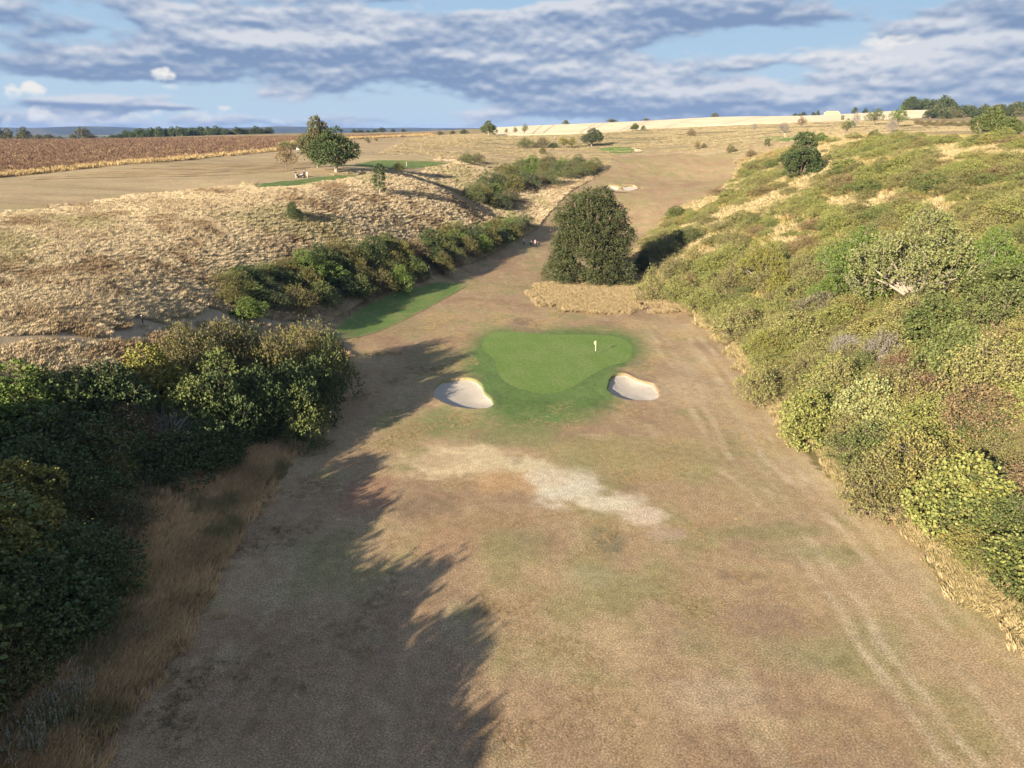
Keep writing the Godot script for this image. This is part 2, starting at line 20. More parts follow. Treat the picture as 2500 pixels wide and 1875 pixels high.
const PLANTS := [
	["beech", "beech", "beech_tree", "huge dome shaped olive green tree with drooping sprays beside the fairway", "tree", "", [17.4, 163.0, 20.3, 20.3]],
	["round", "dkgreen", "broadleaf_tree", "broad dark green tree with forked pale trunk beside the plateau tee", "tree", "", [-47.5, 206.9, 12.9, 11.6]],
	["round", "dull", "broadleaf_tree", "taller dull green tree standing close behind the forked tree", "tree", "", [-56.3, 222.0, 10.0, 14.0]],
	["open", "brown", "hawthorn_tree", "small brownish thorn tree by the striped mown rows", "tree", "", [-64.1, 217.7, 5.8, 6.8]],
	["slim", "dkgreen", "young_tree", "slim young green tree with pale stem on the rough bank", "tree", "", [-33.7, 193.5, 4.2, 8.4]],
	["dark", "dkgreen", "bush", "lone dark green bush with long shadow on the rough bank", "bush", "", [-44.2, 151.3, 3.3, 3.8]],
	["haw", "yellow", "bush", "small yellowish bush at the edge of the plateau green", "bush", "", [-35.9, 241.8, 3.6, 3.1]],
	["open", "dull", "small_tree", "small thorn tree standing alone on the pale plateau fairway", "tree", "", [-73.6, 396.4, 3.4, 3.8]],
	["haw", "brown", "bush", "tiny bush beside the thorn tree on the plateau fairway", "bush", "", [-74.2, 422.8, 2.2, 2.0]],
	["haw", "mid", "bush", "low green bush beside the white box", "bush", "", [-107.1, 367.1, 9.0, 3.9]],
	["haw", "mid", "bush", "low green bush half behind the tall dull green tree", "bush", "", [-101.9, 372.5, 7.9, 4.7]],
	["round", "mid", "broadleaf_tree", "rounded green tree on the skyline at the end of the red field", "tree", "", [-16.2, 539.4, 10.8, 10.0]],
	["dark", "dkgreen", "bush", "dark squat bush beside the end of the red field", "bush", "", [-39.8, 640.0, 7.4, 3.7]],
	["far", "dull", "distant_tree", "small dull tree on the skyline between red field and wheat", "tree", "skyline trees above the plateau", [-59.3, 640.0, 6.1, 2.7, -48.9, 640.0, 5.1, 3.0]],
	["far", "wood", "distant_tree", "distant blue green tree in the row beyond the red field", "tree", "trees in the row beyond the red field", [-178.9, 880.0, 6.5, 4.2, -171.5, 880.0, 8.3, 3.7, -163.1, 880.0, 5.6, 3.2, -155.3, 880.0, 6.5, 3.7, -147.4, 880.0, 9.3, 5.6, -134.4, 880.0, 6.0, 3.7, -122.8, 880.0, 6.0, 3.2]],
	["haw", "mid", "bush", "green bush at the upper end of the hedge by the plateau green", "bush", "", [-17.3, 294.2, 6.6, 4.7]],
	["haw", "dull", "bush", "dull green bush at the upper end of the hedge by the plateau green", "bush", "", [-15.2, 335.8, 6.5, 4.3]],
	["round", "greygreen", "broadleaf_tree", "rounded grey green tree beside the distant green", "tree", "", [43.5, 423.3, 12.1, 9.4]],
	["haw", "mid", "bush", "rounded green bush in the gap above the upper hedge", "bush", "", [7.1, 406.7, 9.1, 5.2]],
	["haw", "dull", "bush", "dull olive rounded bush next to the low dark bush", "bush", "", [16.0, 409.1, 8.2, 5.4]],
	["dark", "dkgreen", "bush", "low dark bush between olive bush and two pale saplings", "bush", "", [22.2, 410.4, 5.2, 2.8]],
	["open", "yellow", "sapling", "pale yellow green sapling beside the rounded grey green tree", "tree", "pale saplings", [27.1, 409.0, 6.1, 6.1, 31.9, 411.7, 4.8, 5.7]],
	["haw", "olive", "bush", "small olive bush just below the two rounded bushes", "bush", "", [15.0, 381.0, 3.6, 4.0]],
	["round", "mid", "broadleaf_tree", "small round green tree in front of the wheat field", "tree", "", [88.9, 565.1, 6.2, 5.4]],
	["haw", "mid", "bush", "small round bush beside the tree before the wheat field", "bush", "", [95.6, 567.5, 3.9, 3.6]],
	["far", "dull", "distant_tree", "lone tree rising from behind the wheat field crest", "tree", "trees along the wheat field crest", [55.1, 800.0, 7.1, 4.6, 112.7, 880.0, 12.9, 4.2, 154.4, 900.0, 8.0, 3.3, 238.5, 920.0, 8.7, 5.8]],
	["open", "mid", "small_tree", "upright light green tree at the near corner of the wheat", "tree", "", [9.1, 554.0, 4.7, 7.3]],
	["open", "dull", "small_tree", "thin dull tree at the near corner of the wheat", "tree", "", [2.4, 570.0, 3.9, 5.1]],
	["open", "dull", "small_tree", "spindly dull tree at the very corner of the wheat", "tree", "", [-4.2, 576.0, 2.7, 4.2]],
	["haw", "brown", "thorn_bush", "brownish thorn bush on the pale slope below the wheat", "bush", "thorn bushes on the far slope", [106.9, 463.8, 5.1, 4.4]],
	["haw", "brown", "thorn_bush", "upright brownish thorn bush right above the fairway end", "bush", "", [90.3, 376.6, 3.2, 4.0]],
	["haw", "olive", "thorn_bush", "small olive bush touching the upright brownish thorn bush", "bush", "", [93.9, 378.3, 2.8, 2.2]],
	["haw", "olive", "thorn_bush", "olive thorn bush with shadow on the pale slope above fairway", "bush", "", [99.1, 350.0, 3.7, 3.9]],
	["haw", "brown", "thorn_bush", "brown olive bush at the tip of the scrub", "bush", "", [102.9, 332.4, 4.6, 3.5]],
	["holm", "dkgreen", "evergreen_tree", "dense dark green tree rising out of the olive scrub slope", "tree", "", [83.3, 220.8, 12.3, 12.3]],
	["open", "dull", "small_tree", "thin dull tree sticking up behind the dense dark tree", "tree", "", [88.5, 232.0, 5.5, 9.7]],
	["dark", "bright", "bush", "bright green bush at the crest behind the dense dark tree", "bush", "", [129.2, 324.4, 5.8, 4.1]],
	["slim", "dkgreen", "young_tree", "small dark conical tree near the far bunkers", "tree", "", [113.7, 344.8, 3.1, 4.0]],
	["bare", "grey", "thorn_tree", "small leafless thorn tree on the plateau beyond the scrub", "tree", "leafless thorn trees on the plateau", [156.3, 502.8, 4.2, 3.7, 149.4, 428.4, 6.8, 5.4]],
	["open", "brown", "thorn_tree", "brownish open thorn tree below the straw stack", "tree", "", [180.8, 488.0, 6.2, 6.7]],
	["open", "mid", "thorn_tree", "leaning olive thorn tree on the plateau beside a leafless one", "tree", "", [166.8, 387.5, 6.5, 6.9]],
	["bare", "grey", "thorn_tree", "tall leafless thorn tree behind the leaning olive one", "tree", "", [199.9, 454.9, 5.3, 8.6]],
	["open", "mid", "small_tree", "open pale green tree standing before the wheat field end", "tree", "", [229.0, 493.4, 11.4, 9.8]],
	["open", "bright", "small_tree", "open bright green tree on pale stem before the wooded hill", "tree", "", [223.7, 451.9, 10.0, 11.4]],
	["bare", "grey", "thorn_tree", "leafless thorn tree between the two open green trees", "tree", "", [199.5, 409.5, 6.0, 6.0]],
	["dark", "dkgreen", "bush", "low rounded dark green bush on the plateau rim", "bush", "", [145.4, 311.3, 5.3, 3.1]],
	["slim", "mid", "small_tree", "tiny upright tree beside the straw stack", "tree", "", [270.4, 640.0, 3.4, 4.7]],
	["round", "mid", "broadleaf_tree", "large rounded green tree with leafy base on the plateau", "tree", "", [136.2, 221.9, 9.8, 8.8]],
	["round", "mid", "broadleaf_tree", "smaller rounded tree with bare stem beside the large rounded one", "tree", "", [137.5, 215.0, 7.3, 6.1]],
	["far", "wood", "distant_tree", "small distant tree on the skyline beside the straw stack", "tree", "skyline trees beside the straw stack", [325.0, 900.0, 4.7, 3.3, 329.7, 900.0, 4.2, 2.8, 334.5, 900.0, 6.6, 4.7, 346.2, 900.0, 5.6, 4.2, 351.4, 900.0, 4.2, 6.1, 393.3, 900.0, 7.5, 7.1, 405.1, 900.0, 6.6, 5.6]],
	["far", "wood", "wood_tree", "dark green tree crowded in the wood on the hilltop", "tree", "trees of the hilltop wood", [477.5, 940.5, 17.5, 14.1, 481.7, 948.3, 15.7, 12.5, 511.9, 939.3, 15.0, 13.8, 514.3, 977.1, 17.8, 16.1, 505.2, 975.2, 17.5, 13.4, 476.8, 948.5, 14.6, 13.1, 528.9, 955.6, 15.8, 15.1, 478.5, 948.9, 15.1, 12.2, 538.3, 998.8, 14.9, 15.1, 509.6, 982.4, 17.8, 13.2, 530.8, 965.7, 17.2, 15.4, 520.8, 990.2, 18.9, 12.8, 524.2, 950.9, 15.8, 12.5, 516.5, 952.0, 18.1, 13.0, 514.5, 962.8, 16.8, 12.9, 497.6, 971.5, 17.8, 14.5, 521.9, 939.1, 17.7, 12.4, 528.7, 947.6, 16.5, 15.7, 534.6, 977.6, 13.6, 13.8, 476.7, 938.9, 14.0, 15.1, 481.9, 945.0, 15.7, 15.2, 529.8, 949.6, 14.2, 14.1, 508.4, 935.5, 16.7, 13.2, 526.2, 982.9, 17.5, 14.5, 506.3, 947.3, 15.8, 12.4, 515.5, 973.8, 17.9, 13.8, 475.2, 943.3, 14.0, 14.7, 503.8, 960.5, 18.5, 13.6, 500.0, 957.2, 15.9, 12.4, 534.1, 1003.4, 17.2, 15.7, 532.4, 956.3, 17.4, 15.2, 519.7, 945.4, 15.7, 13.2, 500.8, 968.6, 15.1, 14.6, 504.0, 940.0, 15.4, 13.3]],
	["far", "wood", "wood_tree", "single dark tree standing at the foot of the hilltop wood", "tree", "", [483.0, 880.0, 16.5, 15.6]],
	["far", "dull", "hedge_tree", "rounded dark tree in the hedge running down from the wood", "tree", "hedge trees below the wood", [399.0, 750.8, 8.3, 7.2, 419.5, 776.2, 9.2, 9.5, 420.9, 766.1, 10.8, 7.4, 413.5, 738.5, 9.0, 10.0, 421.9, 740.4, 12.2, 6.2, 438.8, 756.9, 9.5, 10.0, 454.5, 772.0, 11.6, 6.9, 455.0, 759.6, 8.7, 9.1, 460.0, 757.0, 10.5, 7.3, 470.1, 760.1, 10.1, 9.9, 483.5, 771.1, 8.8, 6.5, 490.1, 768.1, 10.3, 11.0, 470.3, 728.2, 10.7, 7.8, 491.4, 749.6, 8.8, 11.0]],
	["far", "wood", "hedge_tree", "rounded dark tree in the hedge running down from the wood", "tree", "hedge trees below the wood", [390.9, 731.8, 10.7, 7.9, 396.7, 736.8, 8.8, 7.0, 419.9, 773.1, 10.1, 10.3, 423.7, 772.9, 8.8, 9.5, 401.4, 723.9, 10.0, 6.1, 423.2, 760.1, 12.0, 7.7, 431.9, 767.0, 11.7, 9.2, 437.6, 772.4, 8.9, 9.0, 435.8, 759.8, 11.2, 9.5, 434.9, 753.7, 11.1, 9.3, 438.7, 752.2, 10.1, 6.4, 436.1, 743.5, 10.8, 9.7, 431.1, 726.9, 12.0, 6.8, 443.0, 742.9, 9.6, 7.7, 449.4, 746.1, 7.9, 10.7, 467.8, 773.2, 10.8, 8.1, 463.9, 757.5, 12.1, 7.1, 469.6, 762.8, 8.9, 8.7, 473.0, 761.8, 11.1, 9.6, 484.1, 775.3, 9.7, 8.9, 462.4, 731.9, 8.7, 7.6, 464.6, 732.6, 9.9, 10.5, 483.3, 753.7, 10.2, 9.7, 498.1, 774.5, 10.5, 11.7, 487.8, 751.2, 11.6, 11.6, 499.5, 764.8, 10.4, 11.0]],
	["far", "wood", "ridge_tree", "far tree on the ridge behind the hedge below the wood", "tree", "trees on the far ridge", [593.5, 1050.0, 11.0, 12.3, 597.1, 1050.0, 11.0, 10.0, 598.7, 1050.0, 11.0, 8.8, 603.4, 1050.0, 11.0, 10.0, 605.1, 1050.0, 11.0, 10.6, 609.5, 1050.0, 11.0, 13.9, 611.7, 1050.0, 11.0, 9.0, 617.4, 1050.0, 11.0, 12.8, 618.1, 1050.0, 11.0, 12.5, 623.0, 1050.0, 11.0, 9.6, 625.7, 1050.0, 11.0, 8.9, 630.3, 1050.0, 11.0, 10.1, 631.8, 1050.0, 11.0, 9.0, 635.3, 1050.0, 11.0, 10.2, 639.8, 1050.0, 11.0, 13.7, 643.1, 1050.0, 11.0, 10.6, 644.8, 1050.0, 11.0, 12.1, 649.7, 1050.0, 11.0, 10.7, 653.0, 1050.0, 11.0, 9.2, 654.4, 1050.0, 11.0, 11.5, 658.7, 1050.0, 11.0, 12.9, 660.9, 1050.0, 11.0, 14.0, 665.3, 1050.0, 11.0, 10.3, 669.1, 1050.0, 11.0, 11.7, 673.2, 1050.0, 11.0, 13.3, 674.3, 1050.0, 11.0, 9.4, 677.8, 1050.0, 11.0, 10.4, 681.0, 1050.0, 11.0, 13.1, 684.0, 1050.0, 11.0, 14.0, 689.3, 1050.0, 11.0, 9.8]],
	["haw", "brown", "low_bush", "low straggling bush in the strip across the plateau", "bush", "low bushes in the strip across the plateau", [253.5, 489.9, 3.6, 3.1, 246.9, 471.5, 3.5, 3.2, 238.8, 450.8, 3.3, 2.7, 256.1, 478.6, 3.5, 2.6, 248.9, 459.8, 3.4, 2.4, 247.0, 451.2, 3.3, 2.8, 268.5, 485.7, 3.6, 3.2, 257.1, 460.1, 3.4, 2.7, 263.7, 467.0, 3.4, 3.0, 250.5, 438.6, 3.2, 2.1, 270.1, 468.7, 3.4, 2.6, 257.0, 441.0, 3.2, 2.1, 261.7, 444.7, 3.3, 2.5]],
	["haw", "dull", "low_bush", "low straggling bush in the strip across the plateau", "bush", "low bushes in the strip across the plateau", [249.4, 479.1, 3.5, 2.8, 247.8, 470.5, 3.5, 2.3, 254.9, 478.9, 3.5, 2.9, 248.0, 460.5, 3.4, 2.4, 261.5, 480.7, 3.5, 2.4, 252.2, 458.4, 3.4, 2.5, 249.9, 449.2, 3.3, 2.3, 254.5, 452.8, 3.3, 2.7, 253.8, 446.8, 3.3, 2.7, 251.2, 437.6, 3.2, 2.2, 263.1, 454.1, 3.3, 2.6, 257.2, 439.1, 3.2, 2.9, 260.6, 440.7, 3.2, 2.8]],
	["far", "dkgreen", "hedge_tree", "dark green tree in the hedge along the red field skyline", "tree", "hedge trees behind the red field", [-429.5, 831.9, 8.8, 4.2, -434.6, 847.0, 9.7, 4.6, -417.8, 821.2, 7.5, 3.6, -424.0, 837.0, 10.4, 4.9, -417.6, 829.1, 10.3, 4.6, -420.7, 843.7, 7.7, 7.4, -417.9, 841.3, 8.0, 8.7, -413.9, 841.2, 7.7, 7.8, -404.9, 827.9, 8.1, 6.6, -410.4, 847.3, 7.8, 8.9, -396.4, 823.6, 8.4, 9.1, -404.6, 846.0, 8.5, 10.2, -402.8, 849.4, 9.0, 9.9, -388.2, 823.2, 9.2, 7.2, -384.8, 823.4, 7.6, 8.9, -385.8, 831.7, 10.1, 10.3, -388.9, 843.6, 9.0, 9.5, -378.9, 827.0, 8.6, 6.8, -372.6, 822.0, 10.6, 10.3, -374.1, 830.5, 10.5, 8.6, -372.8, 835.5, 10.5, 7.2, -367.5, 827.6, 8.1, 8.6, -368.4, 838.9, 8.8, 7.4, -360.6, 825.5, 7.6, 10.4, -365.8, 843.7, 9.3, 6.7, -359.4, 835.5, 7.6, 10.4, -348.8, 820.9, 10.5, 9.4, -356.7, 845.3, 7.8, 6.7, -353.6, 843.5, 10.2, 8.8, -351.0, 845.6, 11.1, 8.6, -342.5, 832.9, 9.5, 8.6, -342.5, 839.4, 8.2, 8.4, -342.1, 844.1, 8.3, 7.1, -335.7, 838.1, 10.5, 9.4, -335.2, 840.6, 10.7, 8.5, -335.4, 848.8, 10.3, 7.3, -322.8, 826.9, 9.3, 9.1, -321.0, 828.6, 7.7, 7.7, -315.7, 820.8, 8.8, 6.7, -317.1, 832.8, 10.9, 9.5, -317.0, 839.6, 8.0, 8.3, -314.7, 844.3, 9.2, 7.9, -304.5, 824.8, 8.5, 6.2, -302.1, 824.9, 7.5, 6.2]],
	["far", "wood", "hedge_tree", "dark green tree in the hedge along the red field skyline", "tree", "hedge trees behind the red field", [-302.2, 832.7, 8.1, 4.4, -300.2, 834.9, 9.4, 4.9, -299.3, 840.0, 7.8, 6.1, -289.5, 820.4, 9.8, 7.4, -291.7, 834.6, 8.5, 6.7, -284.8, 824.8, 7.6, 5.5, -289.0, 846.3, 10.0, 5.7, -285.0, 840.1, 7.6, 5.9, -279.9, 837.9, 9.3, 5.0, -273.7, 823.1, 10.2, 5.6, -271.4, 825.5, 10.3, 7.9, -265.7, 821.5, 10.3, 5.6, -265.6, 825.5, 8.9, 5.2, -269.6, 847.7, 10.7, 4.6, -266.5, 848.4, 10.2, 6.5, -259.9, 835.2, 8.4, 6.4]],
	["far", "dull", "field_tree", "light green tree at the far edge of the red field", "tree", "trees at the far edge of the red field", [-504.0, 760.0, 12.0, 13.7, -493.2, 760.0, 10.4, 10.4, -482.8, 760.0, 8.8, 5.6, -477.1, 760.0, 11.2, 11.2, -463.9, 760.0, 12.0, 4.4, -453.8, 760.0, 12.0, 4.4, -429.7, 760.0, 6.4, 4.4, -419.7, 760.0, 13.6, 10.4, -412.9, 760.0, 12.0, 4.0]],
	["far", "wood", "distant_tree", "hazy blue green tree in the lowland wood", "tree", "trees of the lowland wood", [-921.0, 1375.5, 15.3, 9.4, -994.1, 1494.9, 21.1, 12.8, -964.9, 1458.9, 16.4, 10.2, -901.2, 1369.4, 17.8, 15.7, -971.6, 1481.2, 14.7, 12.3, -898.3, 1373.9, 14.1, 9.0, -922.0, 1420.2, 17.5, 15.6, -819.4, 1268.7, 16.1, 11.5, -871.9, 1353.8, 17.5, 10.1, -841.8, 1316.8, 16.7, 10.1, -817.7, 1283.0, 16.7, 13.0, -839.1, 1324.0, 13.7, 12.7, -886.1, 1409.0, 15.4, 13.8, -873.1, 1396.1, 18.6, 15.8, -834.3, 1335.7, 15.0, 13.7, -834.2, 1346.3, 13.7, 13.2, -887.6, 1441.9, 14.3, 11.9, -782.2, 1274.4, 15.3, 10.4, -810.6, 1327.4, 18.8, 13.8, -766.5, 1263.8, 17.4, 13.4, -873.4, 1444.6, 21.1, 11.3, -890.2, 1483.5, 21.0, 10.0, -746.0, 1251.5, 13.5, 12.7, -858.9, 1448.8, 17.0, 14.9, -762.7, 1288.7, 18.3, 8.9, -762.2, 1297.6, 14.1, 12.7, -787.9, 1349.8, 18.3, 15.5, -860.8, 1480.8, 18.6, 14.5, -826.2, 1431.3, 17.0, 11.3, -741.3, 1291.8, 12.8, 10.3, -789.3, 1382.5, 16.0, 9.9, -723.4, 1275.4, 14.5, 13.7, -813.2, 1437.9, 19.1, 13.4, -790.7, 1412.0, 17.3, 15.1, -745.5, 1336.4, 16.3, 15.5, -701.9, 1265.2, 15.2, 12.3, -749.5, 1360.6, 13.2, 11.4, -688.2, 1256.1, 15.8, 12.0, -794.1, 1456.6, 19.6, 12.5, -809.7, 1495.7, 18.7, 14.8, -702.2, 1301.6, 13.2, 8.9, -733.8, 1368.6, 20.2, 9.8, -702.1, 1323.0, 15.9, 10.1, -715.3, 1353.3, 15.1, 12.0, -731.8, 1390.6, 19.7, 16.0, -703.5, 1345.4, 19.3, 11.1]],
	["far", "wood", "distant_tree", "hazy dark tree in the low line under the blue hills", "tree", "low tree line under the blue hills", [-522.2, 1360.2, 18.2, 4.9, -543.8, 1434.5, 15.3, 4.2, -548.3, 1469.8, 12.8, 5.7, -535.1, 1444.5, 19.7, 5.7, -516.6, 1410.8, 15.3, 5.2, -486.3, 1344.1, 16.8, 4.0, -464.5, 1303.1, 11.7, 3.8, -476.4, 1360.2, 12.5, 3.9, -464.3, 1337.4, 13.7, 5.3, -466.4, 1366.9, 14.4, 5.7, -491.1, 1448.6, 18.6, 3.5, -469.7, 1412.8, 13.6, 3.9, -463.5, 1413.3, 18.3, 4.4, -476.5, 1472.8, 13.7, 6.0, -458.2, 1429.5, 16.8, 5.2, -418.0, 1320.9, 11.6, 3.4, -460.4, 1481.2, 18.3, 4.9, -456.6, 1490.7, 16.1, 3.6, -396.8, 1317.0, 18.0, 5.4, -388.6, 1308.9, 14.4, 4.9, -387.2, 1325.1, 15.5, 3.8, -375.5, 1305.5, 11.4, 3.7, -408.2, 1436.8, 14.0, 4.9, -398.9, 1432.1, 15.2, 5.3, -383.1, 1396.1, 17.6, 5.8, -375.0, 1395.3, 16.4, 4.1, -365.0, 1377.2, 13.9, 5.6, -373.9, 1434.7, 18.6, 5.5, -354.7, 1386.5, 17.3, 4.7, -341.8, 1362.5, 12.7, 3.3, -366.3, 1476.9, 20.1, 4.8, -358.3, 1476.4, 14.2, 5.8, -319.6, 1335.9, 16.7, 4.4, -332.9, 1421.5, 17.5, 3.6, -335.7, 1465.1, 16.5, 3.7, -306.3, 1364.0, 16.5, 4.7, -305.5, 1391.6, 14.7, 5.7, -322.5, 1490.3, 16.2, 4.4, -280.8, 1326.9, 17.4, 2.9, -286.5, 1383.3, 17.1, 4.7]],
	["haw", "mid", "hedge_shrub", "mid green shrub in the upper hedge above the fairway bunker", "shrub", "upper hedge between rough bank and fairway", [-13.1, 243.5, 8.6, 5.8, -10.5, 261.0, 9.6, 5.2, -3.7, 276.0, 8.7, 5.5, 1.9, 292.3, 9.6, 5.0, 15.0, 294.5, 8.4, 5.6, 22.5, 312.3, 9.0, 4.9, 29.3, 322.2, 9.1, 4.9, 35.8, 335.8, 8.0, 5.5, 3.5, 329.5, 8.2, 5.4]],
	["dark", "olive", "hedge_shrub", "olive shrub in the upper hedge above the fairway bunker", "shrub", "upper hedge between rough bank and fairway", [-8.8, 249.3, 8.1, 5.7, 0.7, 275.2, 8.6, 5.9, 13.8, 323.5, 7.7, 5.1, 33.4, 330.0, 7.8, 4.7, -2.4, 295.0, 9.8, 4.6]],
	["haw", "dkgreen", "hedge_shrub", "dark shrub in the upper hedge above the fairway bunker", "shrub", "upper hedge between rough bank and fairway", [-4.7, 250.5, 8.5, 5.6, 6.1, 284.5, 9.9, 5.7, 18.7, 319.0, 9.1, 5.8, 29.6, 343.2, 8.3, 5.3, -7.4, 274.8, 9.9, 5.4]],
	["dark", "bright", "hedge_shrub", "bright green shrub in the upper hedge above the fairway bunker", "shrub", "upper hedge between rough bank and fairway", [-5.7, 263.8, 8.1, 4.9, 6.6, 308.8, 9.5, 4.7, 22.3, 334.5, 7.8, 5.3, 9.0, 336.8, 8.4, 5.7]],
	["haw", "dull", "hedge_shrub", "dull shrub in the upper hedge above the fairway bunker", "shrub", "upper hedge between rough bank and fairway", [-1.4, 260.2, 8.2, 4.7, 11.1, 295.5, 7.6, 4.7, 26.3, 329.0, 9.6, 5.8, 16.4, 342.5, 8.9, 5.7]],
	["haw", "olive", "hedge_shrub", "olive shrub in the hedge below the rough bank", "shrub", "hedge below the rough bank", [-45.0, 114.8, 6.1, 2.9, -40.8, 131.0, 5.6, 3.0, -34.5, 145.5, 7.0, 5.1, -29.4, 142.8, 5.5, 5.2, -11.1, 183.8, 6.5, 5.1, 0.6, 213.0, 5.6, 4.4, -39.2, 131.8, 4.6, 3.2, -35.7, 119.5, 7.2, 4.2, -25.8, 144.5, 6.7, 4.5, -15.6, 165.2, 5.1, 4.8]],
	["dark", "mid", "hedge_shrub", "mid green shrub in the hedge below the rough bank", "shrub", "hedge below the rough bank", [-44.3, 117.5, 5.2, 3.3, -6.7, 203.2, 5.7, 4.3, -21.7, 156.2, 6.9, 4.5, -20.0, 169.0, 6.9, 4.0, -33.5, 126.8, 6.7, 4.3]],
	["leaf", "dkgreen", "hedge_shrub", "dark green shrub in the hedge below the rough bank", "shrub", "hedge below the rough bank", [-43.5, 120.0, 5.4, 3.2, -36.9, 142.0, 6.0, 4.4, -17.5, 166.8, 6.8, 4.7, -3.4, 203.8, 7.1, 4.0, -31.8, 135.0, 6.8, 3.9, -20.1, 157.2, 5.4, 4.1]],
	["haw", "mid", "hedge_shrub", "mid green shrub in the hedge below the rough bank", "shrub", "hedge below the rough bank", [-42.5, 125.2, 5.9, 2.8, -31.9, 148.0, 6.7, 5.1, -13.7, 193.0, 6.1, 4.6, -39.1, 127.0, 5.7, 2.8, -14.5, 175.2, 6.7, 4.7, -43.1, 116.5, 5.3, 3.1, -29.8, 149.8, 6.1, 4.2, -26.9, 151.5, 7.2, 4.0, -28.6, 137.8, 5.7, 5.1]],
	["dark", "bright", "hedge_shrub", "bright green shrub in the hedge below the rough bank", "shrub", "hedge below the rough bank", [-38.3, 134.2, 7.0, 5.1, -7.4, 191.0, 5.9, 4.9, -22.7, 148.2, 5.8, 5.1]],
	["dark", "dkgreen", "hedge_shrub", "dark green shrub in the hedge below the rough bank", "shrub", "hedge below the rough bank", [-29.3, 154.5, 7.1, 4.5, -19.4, 176.5, 7.1, 4.8, -42.3, 121.0, 6.0, 2.8, -35.1, 142.5, 6.7, 4.0]],
	["leaf", "mid", "hedge_shrub", "mid green shrub in the hedge below the rough bank", "shrub", "hedge below the rough bank", [-27.4, 160.5, 5.8, 4.0, -41.4, 115.2, 5.4, 3.1, -41.2, 126.2, 4.8, 2.7, -1.7, 212.2, 5.4, 4.6]],
	["haw", "yellow", "hedge_shrub", "yellow green shrub in the hedge below the rough bank", "shrub", "hedge below the rough bank", [-24.4, 161.0, 6.0, 4.2]],
	["haw", "brown", "hedge_shrub", "brownish shrub in the hedge below the rough bank", "shrub", "hedge below the rough bank", [-21.9, 165.2, 6.6, 4.7]],
	["leaf", "olive", "hedge_shrub", "olive shrub in the hedge below the rough bank", "shrub", "hedge below the rough bank", [-16.4, 187.8, 5.6, 4.4, -4.1, 215.2, 6.3, 4.0, -32.4, 146.0, 6.7, 4.1, -17.1, 177.2, 5.5, 4.5]],
	["haw", "dkgreen", "hedge_shrub", "dark green shrub in the hedge below the rough bank", "shrub", "hedge below the rough bank", [-9.7, 196.2, 7.1, 4.7, 3.8, 233.8, 7.0, 4.6, -40.0, 118.8, 5.5, 3.5, -32.4, 142.0, 6.8, 4.3, -27.2, 153.8, 5.4, 4.6, -10.5, 191.2, 6.9, 4.6, 1.8, 221.0, 5.1, 4.6, -38.4, 115.2, 6.0, 2.9]],
	["haw", "bright", "hedge_shrub", "bright green shrub in the hedge below the rough bank", "shrub", "hedge below the rough bank", [0.0, 224.5, 6.0, 5.1, -36.5, 135.8, 5.1, 5.1, -14.3, 185.5, 7.1, 4.4]],
	["dark", "olive", "hedge_shrub", "olive shrub in the hedge below the rough bank", "shrub", "hedge below the rough bank", [-42.8, 110.2, 5.3, 2.9, -36.0, 129.0, 5.4, 4.8, -5.4, 198.5, 6.0, 4.9, -24.7, 153.8, 5.2, 4.6]],
	["leaf", "bright", "hedge_shrub", "bright green shrub in the hedge below the rough bank", "shrub", "hedge below the rough bank", [-34.4, 137.2, 7.1, 4.7, -39.6, 107.8, 6.0, 3.1]],
	["leaf", "bright", "hedge_shrub", "bright green shrub in the near hedge beside the shaded fairway", "shrub", "near hedge beside the shaded fairway", [-42.3, 59.5, 8.0, 6.0, -40.9, 58.2, 7.0, 5.0]],
	["leaf", "mid", "hedge_shrub", "mid green shrub in the near hedge beside the shaded fairway", "shrub", "near hedge beside the shaded fairway", [-40.7, 60.0, 7.0, 6.0, -29.8, 71.2, 7.0, 8.1, -29.2, 36.8, 6.0, 5.0, -29.2, 30.5, 4.5, 3.5]],
	["dark", "dkgreen", "hedge_shrub", "dark green shrub in the near hedge beside the shaded fairway", "shrub", "near hedge beside the shaded fairway", [-38.6, 62.2, 7.0, 6.0, -21.9, 78.5, 6.0, 7.5, -24.1, 75.2, 7.0, 7.5, -26.4, 71.8, 7.0, 7.5, -28.8, 67.8, 7.0, 7.5, -38.5, 56.2, 8.0, 5.0, -36.2, 57.8, 8.0, 5.0, -37.1, 51.5, 8.0, 5.0, -34.7, 51.8, 7.0, 4.5, -29.7, 64.8, 7.0, 5.0, -28.8, 66.8, 7.0, 5.0, -25.9, 71.8, 6.5, 5.0, -30.3, 60.5, 7.0, 4.5, -28.8, 62.8, 6.0, 4.0, -32.5, 58.5, 6.0, 4.0, -29.3, 43.0, 7.0, 5.5, -28.9, 38.5, 7.0, 5.0, -29.2, 40.5, 5.5, 4.0, -28.9, 35.8, 5.5, 4.0, -29.6, 34.2, 4.0, 2.6]],
	["leaf", "dkgreen", "hedge_shrub", "dark green shrub in the near hedge beside the shaded fairway", "shrub", "near hedge beside the shaded fairway", [-37.0, 63.8, 8.0, 6.5, -29.3, 39.0, 7.0, 5.5]],
	["leaf", "yellow", "hedge_shrub", "yellow green shrub in the near hedge beside the shaded fairway", "shrub", "near hedge beside the shaded fairway", [-36.1, 69.0, 7.0, 6.5, -34.5, 68.8, 6.0, 5.5, -36.2, 48.5, 6.0, 5.0, -33.0, 44.2, 6.0, 5.5, -32.0, 41.2, 5.5, 5.5]],
